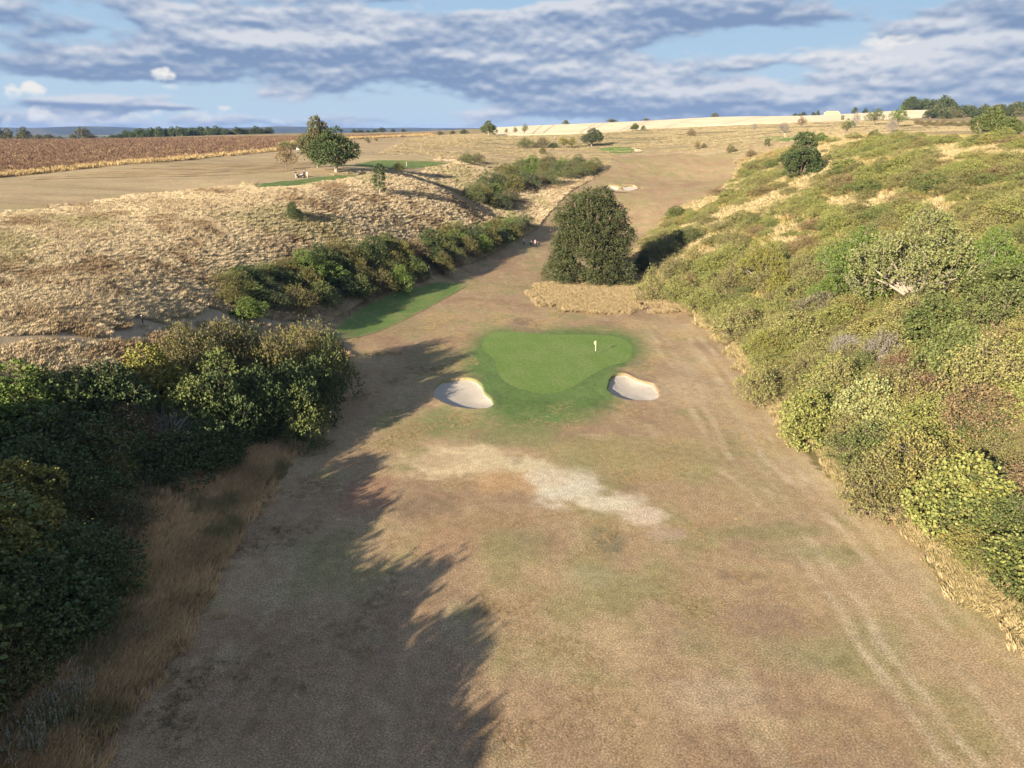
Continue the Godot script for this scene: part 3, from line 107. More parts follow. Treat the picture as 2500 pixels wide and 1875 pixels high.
	["haw", "olive", "hedge_shrub", "olive shrub in the near hedge beside the shaded fairway", "shrub", "near hedge beside the shaded fairway", [-35.4, 76.2, 6.1, 6.5, -32.4, 80.2, 7.1, 7.2, -27.0, 83.8, 7.1, 7.8, -27.2, 80.0, 6.1, 7.8, -27.2, 93.2, 7.1, 7.2, -34.8, 57.2, 7.0, 4.5, -35.3, 49.5, 5.0, 4.0, -34.5, 49.0, 4.0, 3.5, -33.1, 51.0, 5.0, 3.5, -28.6, 34.2, 5.0, 4.0, -29.1, 32.8, 4.5, 3.5, -29.4, 30.0, 4.0, 2.6, -30.0, 30.5, 3.4, 2.2]],
	["haw", "dull", "hedge_shrub", "dull green shrub in the near hedge beside the shaded fairway", "shrub", "near hedge beside the shaded fairway", [-33.7, 76.0, 6.1, 6.5, -26.0, 96.5, 6.6, 7.2, -30.6, 51.2, 5.0, 3.2, -29.4, 32.2, 4.0, 2.6]],
	["haw", "mid", "hedge_shrub", "mid green shrub in the near hedge beside the shaded fairway", "shrub", "near hedge beside the shaded fairway", [-30.8, 82.5, 7.1, 7.2, -22.4, 86.5, 6.1, 7.8, -33.3, 57.0, 4.0, 3.2]],
	["dark", "mid", "hedge_shrub", "mid green shrub in the near hedge beside the shaded fairway", "shrub", "near hedge beside the shaded fairway", [-30.4, 66.2, 7.0, 6.9, -22.6, 72.2, 6.0, 6.2, -28.6, 43.2, 6.0, 4.5, -29.6, 28.2, 4.0, 2.8]],
	["haw", "brown", "hedge_shrub", "brownish shrub in the near hedge beside the shaded fairway", "shrub", "near hedge beside the shaded fairway", [-34.7, 61.2, 7.0, 4.5, -29.1, 36.5, 4.0, 2.8]],
	["bare", "grey", "hedge_shrub", "grey shrub in the near hedge beside the shaded fairway", "shrub", "near hedge beside the shaded fairway", [-32.3, 63.7, 6.0, 4.0]],
	["haw", "yellow", "hedge_shrub", "yellow green shrub in the near hedge beside the shaded fairway", "shrub", "near hedge beside the shaded fairway", [-33.5, 55.5, 4.0, 3.2]],
	["leaf", "mid", "hedge_tree", "tall leafy tree in the wood behind the near hedge", "tree", "tall trees of the near hedge", [-25.5, 14.0, 12.0, 11.0, -28.5, -2.0, 12.0, 12.1, -36.0, 24.0, 12.0, 8.0, -40.0, 4.0, 12.0, 9.1, -50.0, 20.0, 12.0, 8.0, -56.0, 30.0, 12.0, 8.0, -62.0, 40.0, 12.0, 7.0, -31.5, 17.0, 12.0, 11.0, -32.5, 2.0, 12.0, 12.1, -25.5, 20.0, 12.0, 8.0, -31.5, -8.0, 12.0, 12.1, -34.0, 32.0, 12.0, 8.0, -37.0, 40.0, 12.0, 7.0, -28.5, 20.0, 12.0, 10.0, -26.5, 2.0, 12.0, 12.1, -27.5, 10.0, 12.0, 12.1, -45.0, 46.0, 12.0, 7.0, -60.0, 8.0, 12.0, 8.0]],
	["leaf", "dkgreen", "hedge_tree", "tall leafy tree in the wood behind the near hedge", "tree", "tall trees of the near hedge", [-27.5, 7.0, 12.0, 12.1, -29.5, -12.0, 12.0, 12.1, -38.0, 14.0, 12.0, 9.1, -52.0, 8.0, 12.0, 8.5, -66.0, 22.0, 12.0, 7.0, -31.0, 26.0, 12.0, 7.0]],
	["ash", "ash", "ash_tree", "large airy pale green tree rising from the scrub slope", "tree", "", [57.4, 102.8, 17.0, 13.5]],
	["ash", "bright", "leafy_tree", "bright green leafy tree beside the large airy tree", "tree", "", [53.6, 112.2, 13.0, 11.5]],
	["ash", "yellow", "small_tree", "airy yellow green tree at the lower edge of the scrub", "tree", "", [45.9, 134.2, 9.0, 9.5]],
	["leaf", "yellow", "shrub", "bright yellow green bush at the foot of the airy tree", "shrub", "", [46.6, 127.2, 5.0, 5.0]],
	["leaf", "bright", "shrub", "fresh green bush below the bright green leafy tree", "shrub", "", [50.5, 115.5, 6.0, 4.5]],
	["haw", "grey", "shrub", "grey green spreading shrub before the bright green leafy tree", "shrub", "", [48.4, 112.0, 9.0, 3.5]],
	["haw", "yellow", "shrub", "golden yellow shrub at the edge of the dry fairway", "shrub", "", [36.3, 98.8, 5.5, 4.5]],
	["leaf", "cream", "flowering_tree", "pale cream flowering small tree with short stem in the scrub", "tree", "", [37.4, 72.0, 7.0, 6.5]],
	["bare", "grey", "dead_shrub", "silvery dead shrub standing above the flowering tree", "shrub", "", [45.9, 87.8, 5.0, 4.5]],
	["bare", "grey", "dead_shrub", "low grey dead shrub beside the golden yellow shrub", "shrub", "", [43.9, 92.5, 5.0, 3.5]],
	["haw", "red", "shrub", "reddish brown shrub next to the silvery dead shrub", "shrub", "", [46.4, 82.0, 6.5, 3.4]],
	["haw", "red", "shrub", "rust tinted spreading shrub right beside the flowering tree", "shrub", "", [43.6, 72.8, 8.0, 4.5]],
	["haw", "brown", "shrub", "brown tipped rounded thorn thicket near the rust tinted shrub", "shrub", "", [45.1, 66.5, 9.0, 5.0]],
	["haw", "mid", "shrub", "dark green thicket overhanging the dry fairway edge", "shrub", "", [38.7, 49.2, 6.0, 4.0]],
	["leaf", "mid", "shrub", "bluish green shrub below the dark thicket at the fairway edge", "shrub", "", [36.7, 45.2, 5.0, 3.6]],
	["leaf", "mid", "shrub", "grey topped broad green shrub beside the large airy tree", "shrub", "", [62.6, 91.0, 11.0, 6.0]],
	["leaf", "leafy", "leafy_bush", "darker leafy tree above the rust tinted shrub", "bush", "", [48.7, 77.2, 7.0, 7.2]],
	["ash", "bright", "leafy_bush", "bright leafy tree in the upper scrub behind the broad green shrub", "bush", "", [64.8, 99.2, 9.0, 9.1]],
	["haw", "thorn", "thorn_bush", "olive thorn tree between the airy yellow tree and the leafy one", "bush", "", [51.2, 130.0, 6.0, 5.9]],
	["haw", "olivey", "thorn_bush", "pale olive rounded thorn above the flowering tree", "bush", "", [36.9, 79.2, 6.0, 6.5]],
	["leaf", "scrub", "leafy_bush", "fresh green rounded bush beside the flowering tree", "bush", "", [31.6, 72.8, 6.0, 5.7]],
	["haw", "gold", "thorn_bush", "golden green rounded bush below the flowering tree", "bush", "", [34.6, 58.5, 7.0, 6.5]],
	["leaf", "scrub", "leafy_bush", "large fresh green bush above the fairway edge", "bush", "", [36.5, 53.0, 7.0, 6.5]],
	["haw", "thorn", "thorn_bush", "olive thorn bush bulging over the fairway edge", "bush", "", [31.3, 57.0, 6.0, 5.5]],
	["haw", "olivey", "thorn_bush", "pale olive bush at the fairway edge below the golden shrub", "bush", "", [29.8, 85.0, 5.0, 4.7]],
	["leaf", "mid", "leafy_bush", "green spreading bush below the large airy tree", "bush", "", [52.2, 88.8, 8.0, 6.5]],
	["haw", "thorn", "thorn_bush", "olive bush on the scrub spur near the marker board", "bush", "", [49.8, 168.0, 7.0, 5.9]],
	["haw", "olivey", "thorn_bush", "pale olive domed thorn behind the brown tipped thicket", "bush", "", [48.2, 71.2, 8.0, 7.2]],
	["dark", "dkgreen", "bush", "dark green shaded bush tucked against the huge dome tree", "bush", "", [30.7, 172.5, 4.4, 5.4]],
	["haw", "gold", "bush", "yellow green rounded bush on straw coloured ground", "bush", "", [41.0, 166.2, 5.0, 5.0]],
	["haw", "olivey", "bush", "olive shrub with grey twigs beside the huge dome tree", "bush", "", [27.3, 141.7, 6.3, 6.7]],
	["haw", "scrub", "bush", "greener low shrub at the edge of the straw patch", "bush", "", [31.9, 138.6, 6.3, 5.5]],
	["haw", "thorn", "bush", "sprawling olive shrub behind the greener low shrub", "bush", "", [35.1, 157.9, 7.5, 5.7]],
	["haw", "olivey", "bush", "broad dull bush lying in the shade of the huge dome tree", "bush", "", [38.4, 186.9, 9.3, 5.6]],
	["haw", "mid", "bush", "green bush beside the white marker post", "bush", "", [45.6, 191.9, 7.4, 4.7]],
	["haw", "olive", "bush", "upright olive bush in the straw gap of the scrub slope", "bush", "", [84.3, 180.1, 3.5, 3.9]],
]

var G := PackedFloat32Array()          # coarse heights, 6 m apart, interpolated by height()
const GX0 := -500.0
const GD0 := -160.0
const GS := 6.0
const GNX := 168
const GND := 216
var n_big := FastNoiseLite.new()
var n_mid := FastNoiseLite.new()
var n_small := FastNoiseLite.new()
var n_streak := FastNoiseLite.new()
var rng := RandomNumberGenerator.new()
var taken := {}
var M := {}
var turf_tex: Texture2D
var patch_tex: Texture2D
var turf_normal: Texture2D


func _ready() -> void:
	rng.seed = 77
	for p in [[n_big, 0.035, 3, 11], [n_mid, 0.14, 3, 12], [n_small, 0.6, 2, 13], [n_streak, 0.35, 2, 14]]:
		p[0].noise_type = FastNoiseLite.TYPE_SIMPLEX_SMOOTH
		p[0].frequency = p[1]
		p[0].fractal_type = FastNoiseLite.FRACTAL_FBM
		p[0].fractal_octaves = p[2]
		p[0].seed = p[3]
	make_camera_and_light()

	make_height_grid()

	make_materials()

	make_ground()

	make_hills()

	make_greens()

	make_bunkers()

	make_wheat_field()

	make_grass()

	make_plants()

	make_scrub()

	make_course_things()

	make_people()



# ------------------------------------------------------------------ camera, sky, sun
func make_camera_and_light() -> void:
	var cam := Camera3D.new()
	cam.name = "camera"
	cam.position = Vector3(0, 32, 0)
	cam.rotation_degrees = Vector3(-19.0, 0, 0)
	cam.fov = 55.1
	cam.near = 0.5
	cam.far = 30000.0
	add_child(cam)
	cam.current = true
	var sun := DirectionalLight3D.new()
	sun.name = "sun"
	sun.light_energy = 1.6
	sun.light_color = Color(1.0, 0.92, 0.80)
	sun.light_angular_distance = 0.5
	sun.shadow_enabled = true
	sun.directional_shadow_max_distance = 900.0
	add_child(sun)
	sun.look_at_from_position(Vector3.ZERO, Vector3(0.585, -0.318, -0.775), Vector3.UP)
	var we := WorldEnvironment.new()
	we.name = "world"
	var env := Environment.new()
	env.background_mode = Environment.BG_SKY
	env.tonemap_mode = Environment.TONE_MAPPER_LINEAR
	env.tonemap_exposure = 3.1
	env.background_energy_multiplier = 0.33
	env.sdfgi_enabled = true
	env.ssao_enabled = true
	env.ssil_enabled = true
	env.fog_enabled = true
	env.fog_density = 0.00005
	env.fog_light_color = Color(0.50, 0.64, 0.90)
	var sky := Sky.new()
	var pano := PanoramaSkyMaterial.new()
	pano.panorama = ImageTexture.create_from_image(make_sky())
	sky.sky_material = pano
	env.sky = sky
	we.environment = env
	add_child(we)


func cloud_noise(w: int, h: int, sd: int, freq: float, oct: int, stretch: int) -> PackedByteArray:
	var n := FastNoiseLite.new()
	n.seed = sd
	n.noise_type = FastNoiseLite.TYPE_SIMPLEX_SMOOTH
	n.frequency = freq
	n.fractal_type = FastNoiseLite.FRACTAL_FBM
	n.fractal_octaves = oct
	n.fractal_gain = 0.52
	var im := n.get_image(w / stretch, h)
	im.resize(w, h, Image.INTERPOLATE_CUBIC)
	im.convert(Image.FORMAT_L8)
	return im.get_data()


# The band up to 22 degrees is computed finely, the rest coarsely and enlarged.
func make_sky() -> Image:
	var w := 4096
	var h := 2048
	var im := Image.create(w, h, false, Image.FORMAT_RGB8)
	im.fill(Color8(150, 160, 170))
	var high := sky_part(1024, 200, 90.0, 22.0)
	high.resize(4096, 774, Image.INTERPOLATE_CUBIC)
	im.blit_rect(high, Rect2i(0, 0, 4096, 774), Vector2i(0, 0))
	var low := sky_part(4096, 250, 22.0, 0.0)
	im.blit_rect(low, Rect2i(0, 0, 4096, 250), Vector2i(0, 774))
	return im


func sky_part(w: int, rows: int, top: float, bottom: float) -> Image:
	var k := 4096.0 / w
	var a := cloud_noise(w, rows, 3, 0.011 * k, 5, 4)
	var b := cloud_noise(w, rows, 8, 0.030 * k, 4, 4)
	var c := cloud_noise(w, rows, 21, 0.06 * k, 4, 4)
	var e := cloud_noise(w, rows, 35, 0.15 * k, 3, 2)
	# how thick the cloud is, then its light: tops stand out bright, bases stay grey
	var thick := PackedFloat32Array()
	thick.resize(w * rows)
	var glow := PackedFloat32Array()
	glow.resize(w * rows)
	for j in rows:
		var el := top + (bottom - top) * (j + 0.5) / rows
		var near := []
		for q in CLOUDS:
			if q[4] != 2 and absf(el - q[1]) < q[3] * 2.2:
				near.append(q)
		for i in w:
			var az := ((i + 0.5) / w - 0.5) * 360.0
			var at := j * w + i
			var cover := 0.41 + (a[at] / 255.0 - 0.5) * 1.25 + (b[at] / 255.0 - 0.5) * 1.0 + (c[at] / 255.0 - 0.5) * 0.50 + (e[at] / 255.0 - 0.5) * 0.22
			var lit := 0.0
			for q in near:
				var dx: float = (az - q[0]) / q[2]
				if dx > 2.2 or dx < -2.2:
					continue
				var dy: float = (el - q[1]) / q[3]
				var f := exp(-(dx * dx + dy * dy) * 1.2) * float(q[5])
				if q[4] == 0:
					cover += f * 0.8
					lit -= f * 0.42
				elif q[4] == 1:
					cover -= f * 0.85
				else:
					cover += f * 0.5
					lit += f
			thick[at] = cover
			glow[at] = lit
	var step := maxi(1, int(rows / 90.0)) if bottom == 0.0 else 4
	var out := PackedByteArray()
	out.resize(w * rows * 3)
	for j in rows:
		var el := top + (bottom - top) * (j + 0.5) / rows
		var t := clampf(el / 40.0, 0.0, 1.0)
		var blue := Vector3(0.755, 0.84, 0.90).lerp(Vector3(0.71, 0.825, 0.905), clampf(el / 7.0, 0, 1)).lerp(Vector3(0.42, 0.58, 0.82), t)
		var heaps := []
		for q in CLOUDS:
			if q[4] == 2 and absf(el - q[1]) < q[3] * 2.2:
				heaps.append(q)
		for i in w:
			var az := ((i + 0.5) / w - 0.5) * 360.0
			var at := j * w + i
			var nc := c[at] / 255.0 - 0.5
			var ne := e[at] / 255.0 - 0.5
			var heap := 0.0
			for q in heaps:
				var dx: float = (az - q[0]) / q[2]
				if dx > 2.2 or dx < -2.2:
					continue
				var dy: float = (el - q[1]) / q[3]
				var r := dx * dx + dy * dy * (2.2 if dy < 0.0 else 1.0) + nc * 2.6 + ne * 2.2
				heap = maxf(heap, clampf((1.0 - r) * 1.3, 0.0, 1.0) * q[5] * clampf(0.8 + dy * 0.35 + ne * 1.6, 0.25, 1.0))
			var rise := thick[mini(j + step, rows - 1) * w + i] - thick[maxi(j - step, 0) * w + i]
			var al := smoothstep(-0.04, 0.38, thick[at])
			var light := clampf(0.46 + glow[at] + rise * 1.45 + (b[at] / 255.0 - 0.5) * 0.5 + nc * 0.7 + ne * 0.4 + (1.0 - al) * 0.25, 0.0, 1.0)
			var cl := Vector3(0.50, 0.59, 0.73).lerp(Vector3(0.85, 0.86, 0.89), light)
			var s := blue.lerp(cl, al * 0.94)
			s = s.lerp(Vector3(0.96, 0.945, 0.925), heap)
			s = s.lerp(Vector3(0.66, 0.74, 0.85), 0.40 * exp(-el / 1.2))
			at = j * w + (i + w / 2) % w            # a panorama begins straight ahead
			out[at * 3] = int(clampf(s.x, 0, 1) * 255)
			out[at * 3 + 1] = int(clampf(s.y, 0, 1) * 255)
			out[at * 3 + 2] = int(clampf(s.z, 0, 1) * 255)
	return Image.create_from_data(w, rows, false, Image.FORMAT_RGB8, out)


# ------------------------------------------------------------------ terrain heights
func make_height_grid() -> void:
	var n := TERRAIN.size() / 3
	var px := PackedFloat32Array()
	var pd := PackedFloat32Array()
	var pw := PackedFloat32Array()
	for i in n:
		px.append(TERRAIN[i * 3])
		pd.append(TERRAIN[i * 3 + 1])
		pw.append(TERRAIN[i * 3 + 2])
	G.resize(GNX * GND)
	for j in GND:
		var d := GD0 + j * GS
		for i in GNX:
			var x := GX0 + i * GS
			var s: float = TERRAIN_PLANE[0] + TERRAIN_PLANE[1] * x / 100.0 + TERRAIN_PLANE[2] * d / 100.0
			for k in n:
				var ex := x - px[k]
				var ed := d - pd[k]
				s += pw[k] * sqrt(ex * ex + ed * ed + 256.0)
			G[j * GNX + i] = 0.5 * (s + sqrt(s * s + 1.0)) - 0.5 * exp(-0.25 * s * s)


func height(x: float, d: float) -> float:
	var fx := clampf((x - GX0) / GS, 1.0, GNX - 3.001)
	var fd := clampf((d - GD0) / GS, 1.0, GND - 3.001)
	var i := int(fx)
	var j := int(fd)
	var tx := fx - i
	var td := fd - j
	var r := j * GNX + i
	var a := cubic_interpolate(G[r - GNX], G[r - GNX + 1], G[r - GNX - 1], G[r - GNX + 2], tx)
	var b := cubic_interpolate(G[r], G[r + 1], G[r - 1], G[r + 2], tx)
	var c := cubic_interpolate(G[r + GNX], G[r + GNX + 1], G[r + GNX - 1], G[r + GNX + 2], tx)
	var e := cubic_interpolate(G[r + 2 * GNX], G[r + 2 * GNX + 1], G[r + 2 * GNX - 1], G[r + 2 * GNX + 2], tx)
	var y := cubic_interpolate(b, c, a, e, td)
	var away := maxf(maxf(d - 980.0, -120.0 - d), absf(x) - 470.0)
	if away > 0.0:
		y = lerpf(y, 4.0 + n_big.get_noise_2d(x * 0.06, d * 0.06) * 8.0, smoothstep(0.0, 450.0, away))
	return y


func at(x: float, d: float, up := 0.0) -> Vector3:
	return Vector3(x, height(x, d) + up, -d)


func along(line: Array, d: float) -> float:                # x of a polyline of [x, d] that runs forward
	if d <= line[0][1]:
		return line[0][0]
	for i in range(1, line.size()):
		if d <= line[i][1]:
			return lerpf(line[i - 1][0], line[i][0], (d - line[i - 1][1]) / (line[i][1] - line[i - 1][1]))
	return line[-1][0]


func star(shape: Array) -> Dictionary:                       # an outline as a radius round its middle
	var mid := Vector2.ZERO
	for p in shape:
		mid += Vector2(p[0], p[1])
	mid /= shape.size()
	var cur := Curve2D.new()
	var n := shape.size()
	for i in n + 1:
		var p := Vector2(shape[i % n][0], shape[i % n][1])
		var t := (Vector2(shape[(i + 1) % n][0], shape[(i + 1) % n][1]) - Vector2(shape[(i + n - 1) % n][0], shape[(i + n - 1) % n][1])) / 6.0
		cur.add_point(p, -t, t)
	var pts := cur.tessellate_even_length(5, 0.4)
	var rad := PackedFloat32Array()
	rad.resize(180)
	for k in 180:
		var dir := Vector2.from_angle(k * TAU / 180.0)
		var best := 0.0
		for i in pts.size() - 1:
			var hit = Geometry2D.segment_intersects_segment(mid, mid + dir * 200.0, pts[i], pts[i + 1])
			if hit != null:
				best = maxf(best, mid.distance_to(hit))
		rad[k] = best
	for k in 180:
		if rad[k] <= 0.0:
			rad[k] = rad[(k + 179) % 180]
	var biggest := 0.0
	for r in rad:
		biggest = maxf(biggest, r)
	return {"mid": mid, "rad": rad, "most": biggest}


func share_of(s: Dictionary, x: float, d: float) -> float:   # 1 on the outline, less inside
	var v: Vector2 = Vector2(x, d) - s.mid
	var a := fposmod(v.angle(), TAU) * 180.0 / TAU
	var k := int(a) % 180
	var r := lerpf(s.rad[k], s.rad[(k + 1) % 180], a - floorf(a))
	return v.length() / maxf(r, 0.01)


# ------------------------------------------------------------------ materials
func mat(c: Color, rough := 0.9) -> StandardMaterial3D:
	var m := StandardMaterial3D.new()
	m.albedo_color = c.linear_to_srgb()
	m.roughness = rough
	m.metallic_specular = 0.25
	return m


func speckle(sd: int, freq: float, lo: float, hi: float, normal := false) -> NoiseTexture2D:
	var n := FastNoiseLite.new()
	n.seed = sd
	n.noise_type = FastNoiseLite.TYPE_SIMPLEX_SMOOTH
	n.frequency = freq
	n.fractal_type = FastNoiseLite.FRACTAL_FBM
	n.fractal_octaves = 4
	n.fractal_gain = 0.6
	var t := NoiseTexture2D.new()
	t.width = 1024
	t.height = 1024
	t.seamless = true
	t.noise = n
	if normal:
		t.as_normal_map = true
		t.bump_strength = 6.0
	else:
		var g := Gradient.new()
		g.set_color(0, Color(lo, lo, lo))
		g.set_color(1, Color(hi, hi, hi))
		t.color_ramp = g
	return t


func grassy(fine: float, coarse: float, strength := 0.6) -> StandardMaterial3D:
	var m := StandardMaterial3D.new()
	m.vertex_color_use_as_albedo = true
	m.albedo_texture = turf_tex
	m.uv1_triplanar = true
	m.uv1_world_triplanar = true
	m.uv1_scale = Vector3.ONE / fine
	m.roughness = 0.95
	m.metallic_specular = 0.15
	m.normal_enabled = true
	m.normal_texture = turf_normal
	m.normal_scale = strength
	m.detail_enabled = true
	m.detail_blend_mode = BaseMaterial3D.BLEND_MODE_MUL
	m.detail_albedo = patch_tex
	m.detail_uv_layer = BaseMaterial3D.DETAIL_UV_2
	m.uv2_triplanar = true
	m.uv2_world_triplanar = true
	m.uv2_scale = Vector3.ONE / coarse
	return m


func make_materials() -> void:
	turf_tex = speckle(5, 0.075, 0.50, 1.0)
	patch_tex = speckle(9, 0.045, 0.82, 1.0)
	turf_normal = speckle(6, 0.30, 0, 1, true)
	M.turf = grassy(14.0, 53.0, 0.5)
	M.mown = grassy(5.0, 33.0, 0.25)
	M.sand = mat(Color(0.56, 0.52, 0.46), 0.95)
	M.sand.albedo_texture = speckle(31, 0.05, 0.72, 1.0)
	M.sand.uv1_triplanar = true
	M.sand.uv1_world_triplanar = true
	M.sand.uv1_scale = Vector3.ONE / 7.0
	M.sand.normal_enabled = true
	M.sand.normal_texture = turf_normal
	M.sand.normal_scale = 1.2
	M.wheat = grassy(60.0, 190.0, 0.3)
	M.wheat.detail_enabled = false
	M.wheat.albedo_texture = M.sand.albedo_texture
	M.bark = mat(Color(0.16, 0.13, 0.10), 0.95)
	M.pale_bark = mat(Color(0.29, 0.26, 0.215), 0.95)
	M.grey_twig = mat(Color(0.27, 0.25, 0.22), 0.95)
	M.blade = leaf_mat(Color(1, 1, 1), 0.35)
	for t in TINTS:
		M["leaf_" + t] = leaf_mat(Color(TINTS[t][0], TINTS[t][1], TINTS[t][2]), 0.30)


func leaf_mat(c: Color, through: float) -> StandardMaterial3D:
	var m := StandardMaterial3D.new()
	m.vertex_color_use_as_albedo = true
	m.albedo_color = c.linear_to_srgb()
	m.roughness = 0.62
	m.metallic_specular = 0.3
	m.cull_mode = BaseMaterial3D.CULL_DISABLED
	m.backlight_enabled = true
	m.backlight = Color(c.r * through, c.g * through, c.b * through * 0.6).linear_to_srgb()
	return m


# ------------------------------------------------------------------ naming helpers
func numbered(called: String) -> String:
	taken[called] = taken.get(called, -1) + 1
	return called if taken[called] == 0 else "%s_%03d" % [called, taken[called]]


func tag(o: Node, label: String, category: String, group := "", kind := "") -> void:
	if label:
		o.set_meta("label", label)
	if category:
		o.set_meta("category", category)
	if group:
		o.set_meta("group", group)
	if kind:
		o.set_meta("kind", kind)


func obj(called: String, mesh: Mesh, m: Material, parent: Node = self) -> MeshInstance3D:
	var o := MeshInstance3D.new()
	o.name = numbered(called) if parent == self else called
	o.mesh = mesh
	o.material_override = m
	parent.add_child(o, true)
	return o


func thing(called: String, where: Vector3, turn: float, label: String, category: String, group := "") -> Node3D:
	var o := Node3D.new()
	o.name = numbered(called)
	add_child(o)
	o.position = where
	o.rotation.y = turn
	tag(o, label, category, group)
	return o


class Shape:                                                # collects triangles
	var v := PackedVector3Array()
	var n := PackedVector3Array()
	var c := PackedColorArray()
	var ix := PackedInt32Array()
	func mesh() -> ArrayMesh:
		var a := []
		a.resize(Mesh.ARRAY_MAX)
		a[Mesh.ARRAY_VERTEX] = v
		a[Mesh.ARRAY_NORMAL] = n
		if c.size() == v.size():
			a[Mesh.ARRAY_COLOR] = c
		a[Mesh.ARRAY_INDEX] = ix
		var m := ArrayMesh.new()
		m.add_surface_from_arrays(Mesh.PRIMITIVE_TRIANGLES, a)
		return m
	func tri(p: Vector3, q: Vector3, r: Vector3, col: Color) -> void:
		var k := v.size()
		var nn := (r - p).cross(q - p).normalized()
		v.append_array([p, q, r])
		n.append_array([nn, nn, nn])
		c.append_array([col, col, col])
		ix.append_array([k, k + 1, k + 2])
	func leaf(p: Vector3, along_: Vector3, side: Vector3, col: Color) -> void:   # a diamond, folded a little along its rib
		var k := v.size()
		var nn := along_.cross(side).normalized()
		var fold := nn * side.length() * 0.35
		v.append_array([p, p + along_ * 0.45 + side + fold, p + along_, p + along_ * 0.45 - side + fold])
		n.append_array([nn, nn, nn, nn])
		c.append_array([col, col, col, col])
		ix.append_array([k, k + 1, k + 2, k, k + 2, k + 3])
	func tube(p: Vector3, q: Vector3, r0: float, r1: float, sides := 5, col := Color(1, 1, 1)) -> void:
		var ax := (q - p).normalized()
		var u := ax.cross(Vector3.RIGHT if absf(ax.x) < 0.9 else Vector3.UP).normalized()
		var w := ax.cross(u)
		var k := v.size()
		for s in sides:
			var dir := u * cos(TAU * s / sides) + w * sin(TAU * s / sides)
			v.append_array([p + dir * r0, q + dir * r1])
			n.append_array([dir, dir])
			c.append_array([col, col])
		for s in sides:
			var a := k + s * 2
			var b := k + (s + 1) % sides * 2
			ix.append_array([a, a + 1, b, a + 1, b + 1, b])
	func cap(p: Vector3, ax: Vector3, r: float, sides := 8, col := Color(1, 1, 1)) -> void:
		var u := ax.cross(Vector3.RIGHT if absf(ax.x) < 0.9 else Vector3.UP).normalized()
		var w := ax.cross(u)
		for s in sides:
			tri(p, p + (u * cos(TAU * s / sides) + w * sin(TAU * s / sides)) * r, p + (u * cos(TAU * (s + 1) / sides) + w * sin(TAU * (s + 1) / sides)) * r, col)
	func box(lo: Vector3, hi: Vector3, b: float, col := Color(1, 1, 1)) -> void:  # with chamfered upright and top edges
		var ring := func(y: float, inset: float) -> Array:
			var e := inset + b
			return [Vector3(lo.x + e, y, lo.z + inset), Vector3(hi.x - e, y, lo.z + inset), Vector3(hi.x - inset, y, lo.z + e), Vector3(hi.x - inset, y, hi.z - e), Vector3(hi.x - e, y, hi.z - inset), Vector3(lo.x + e, y, hi.z - inset), Vector3(lo.x + inset, y, hi.z - e), Vector3(lo.x + inset, y, lo.z + e)]
		var rings := [ring.call(lo.y, 0.0), ring.call(hi.y - b, 0.0), ring.call(hi.y, b)]
		for k in 2:
			for s in 8:
				var p: Vector3 = rings[k][s]
				var q: Vector3 = rings[k][(s + 1) % 8]
				var r: Vector3 = rings[k + 1][(s + 1) % 8]
				var t: Vector3 = rings[k + 1][s]
				tri(p, r, q, col)
				tri(p, t, r, col)
		for s in range(1, 7):
			tri(rings[2][0], rings[2][s + 1], rings[2][s], col)
			tri(rings[0][0], rings[0][s], rings[0][s + 1], col)


# ------------------------------------------------------------------ ground
func steps(runs: Array) -> PackedFloat32Array:
	var out := PackedFloat32Array()
	var a: float = runs[0]
	for r in runs.slice(1):
		var count := int(round((r[0] - a) / r[1]))
		for k in count:
			out.append(a + (r[0] - a) * k / count)
		a = r[0]
	out.append(a)
	return out


var S := {}                                                  # outlines as star()


func mixc(a: Color, b: Color, t: float) -> Color:
	return a.lerp(b, clampf(t, 0.0, 1.0))


func is_mown(x: float, d: float) -> float:                   # above 0: on the mown valley floor, in metres from its edge
	return minf(x - along(LEFT_EDGE, d), along(RIGHT_EDGE, d) - x)


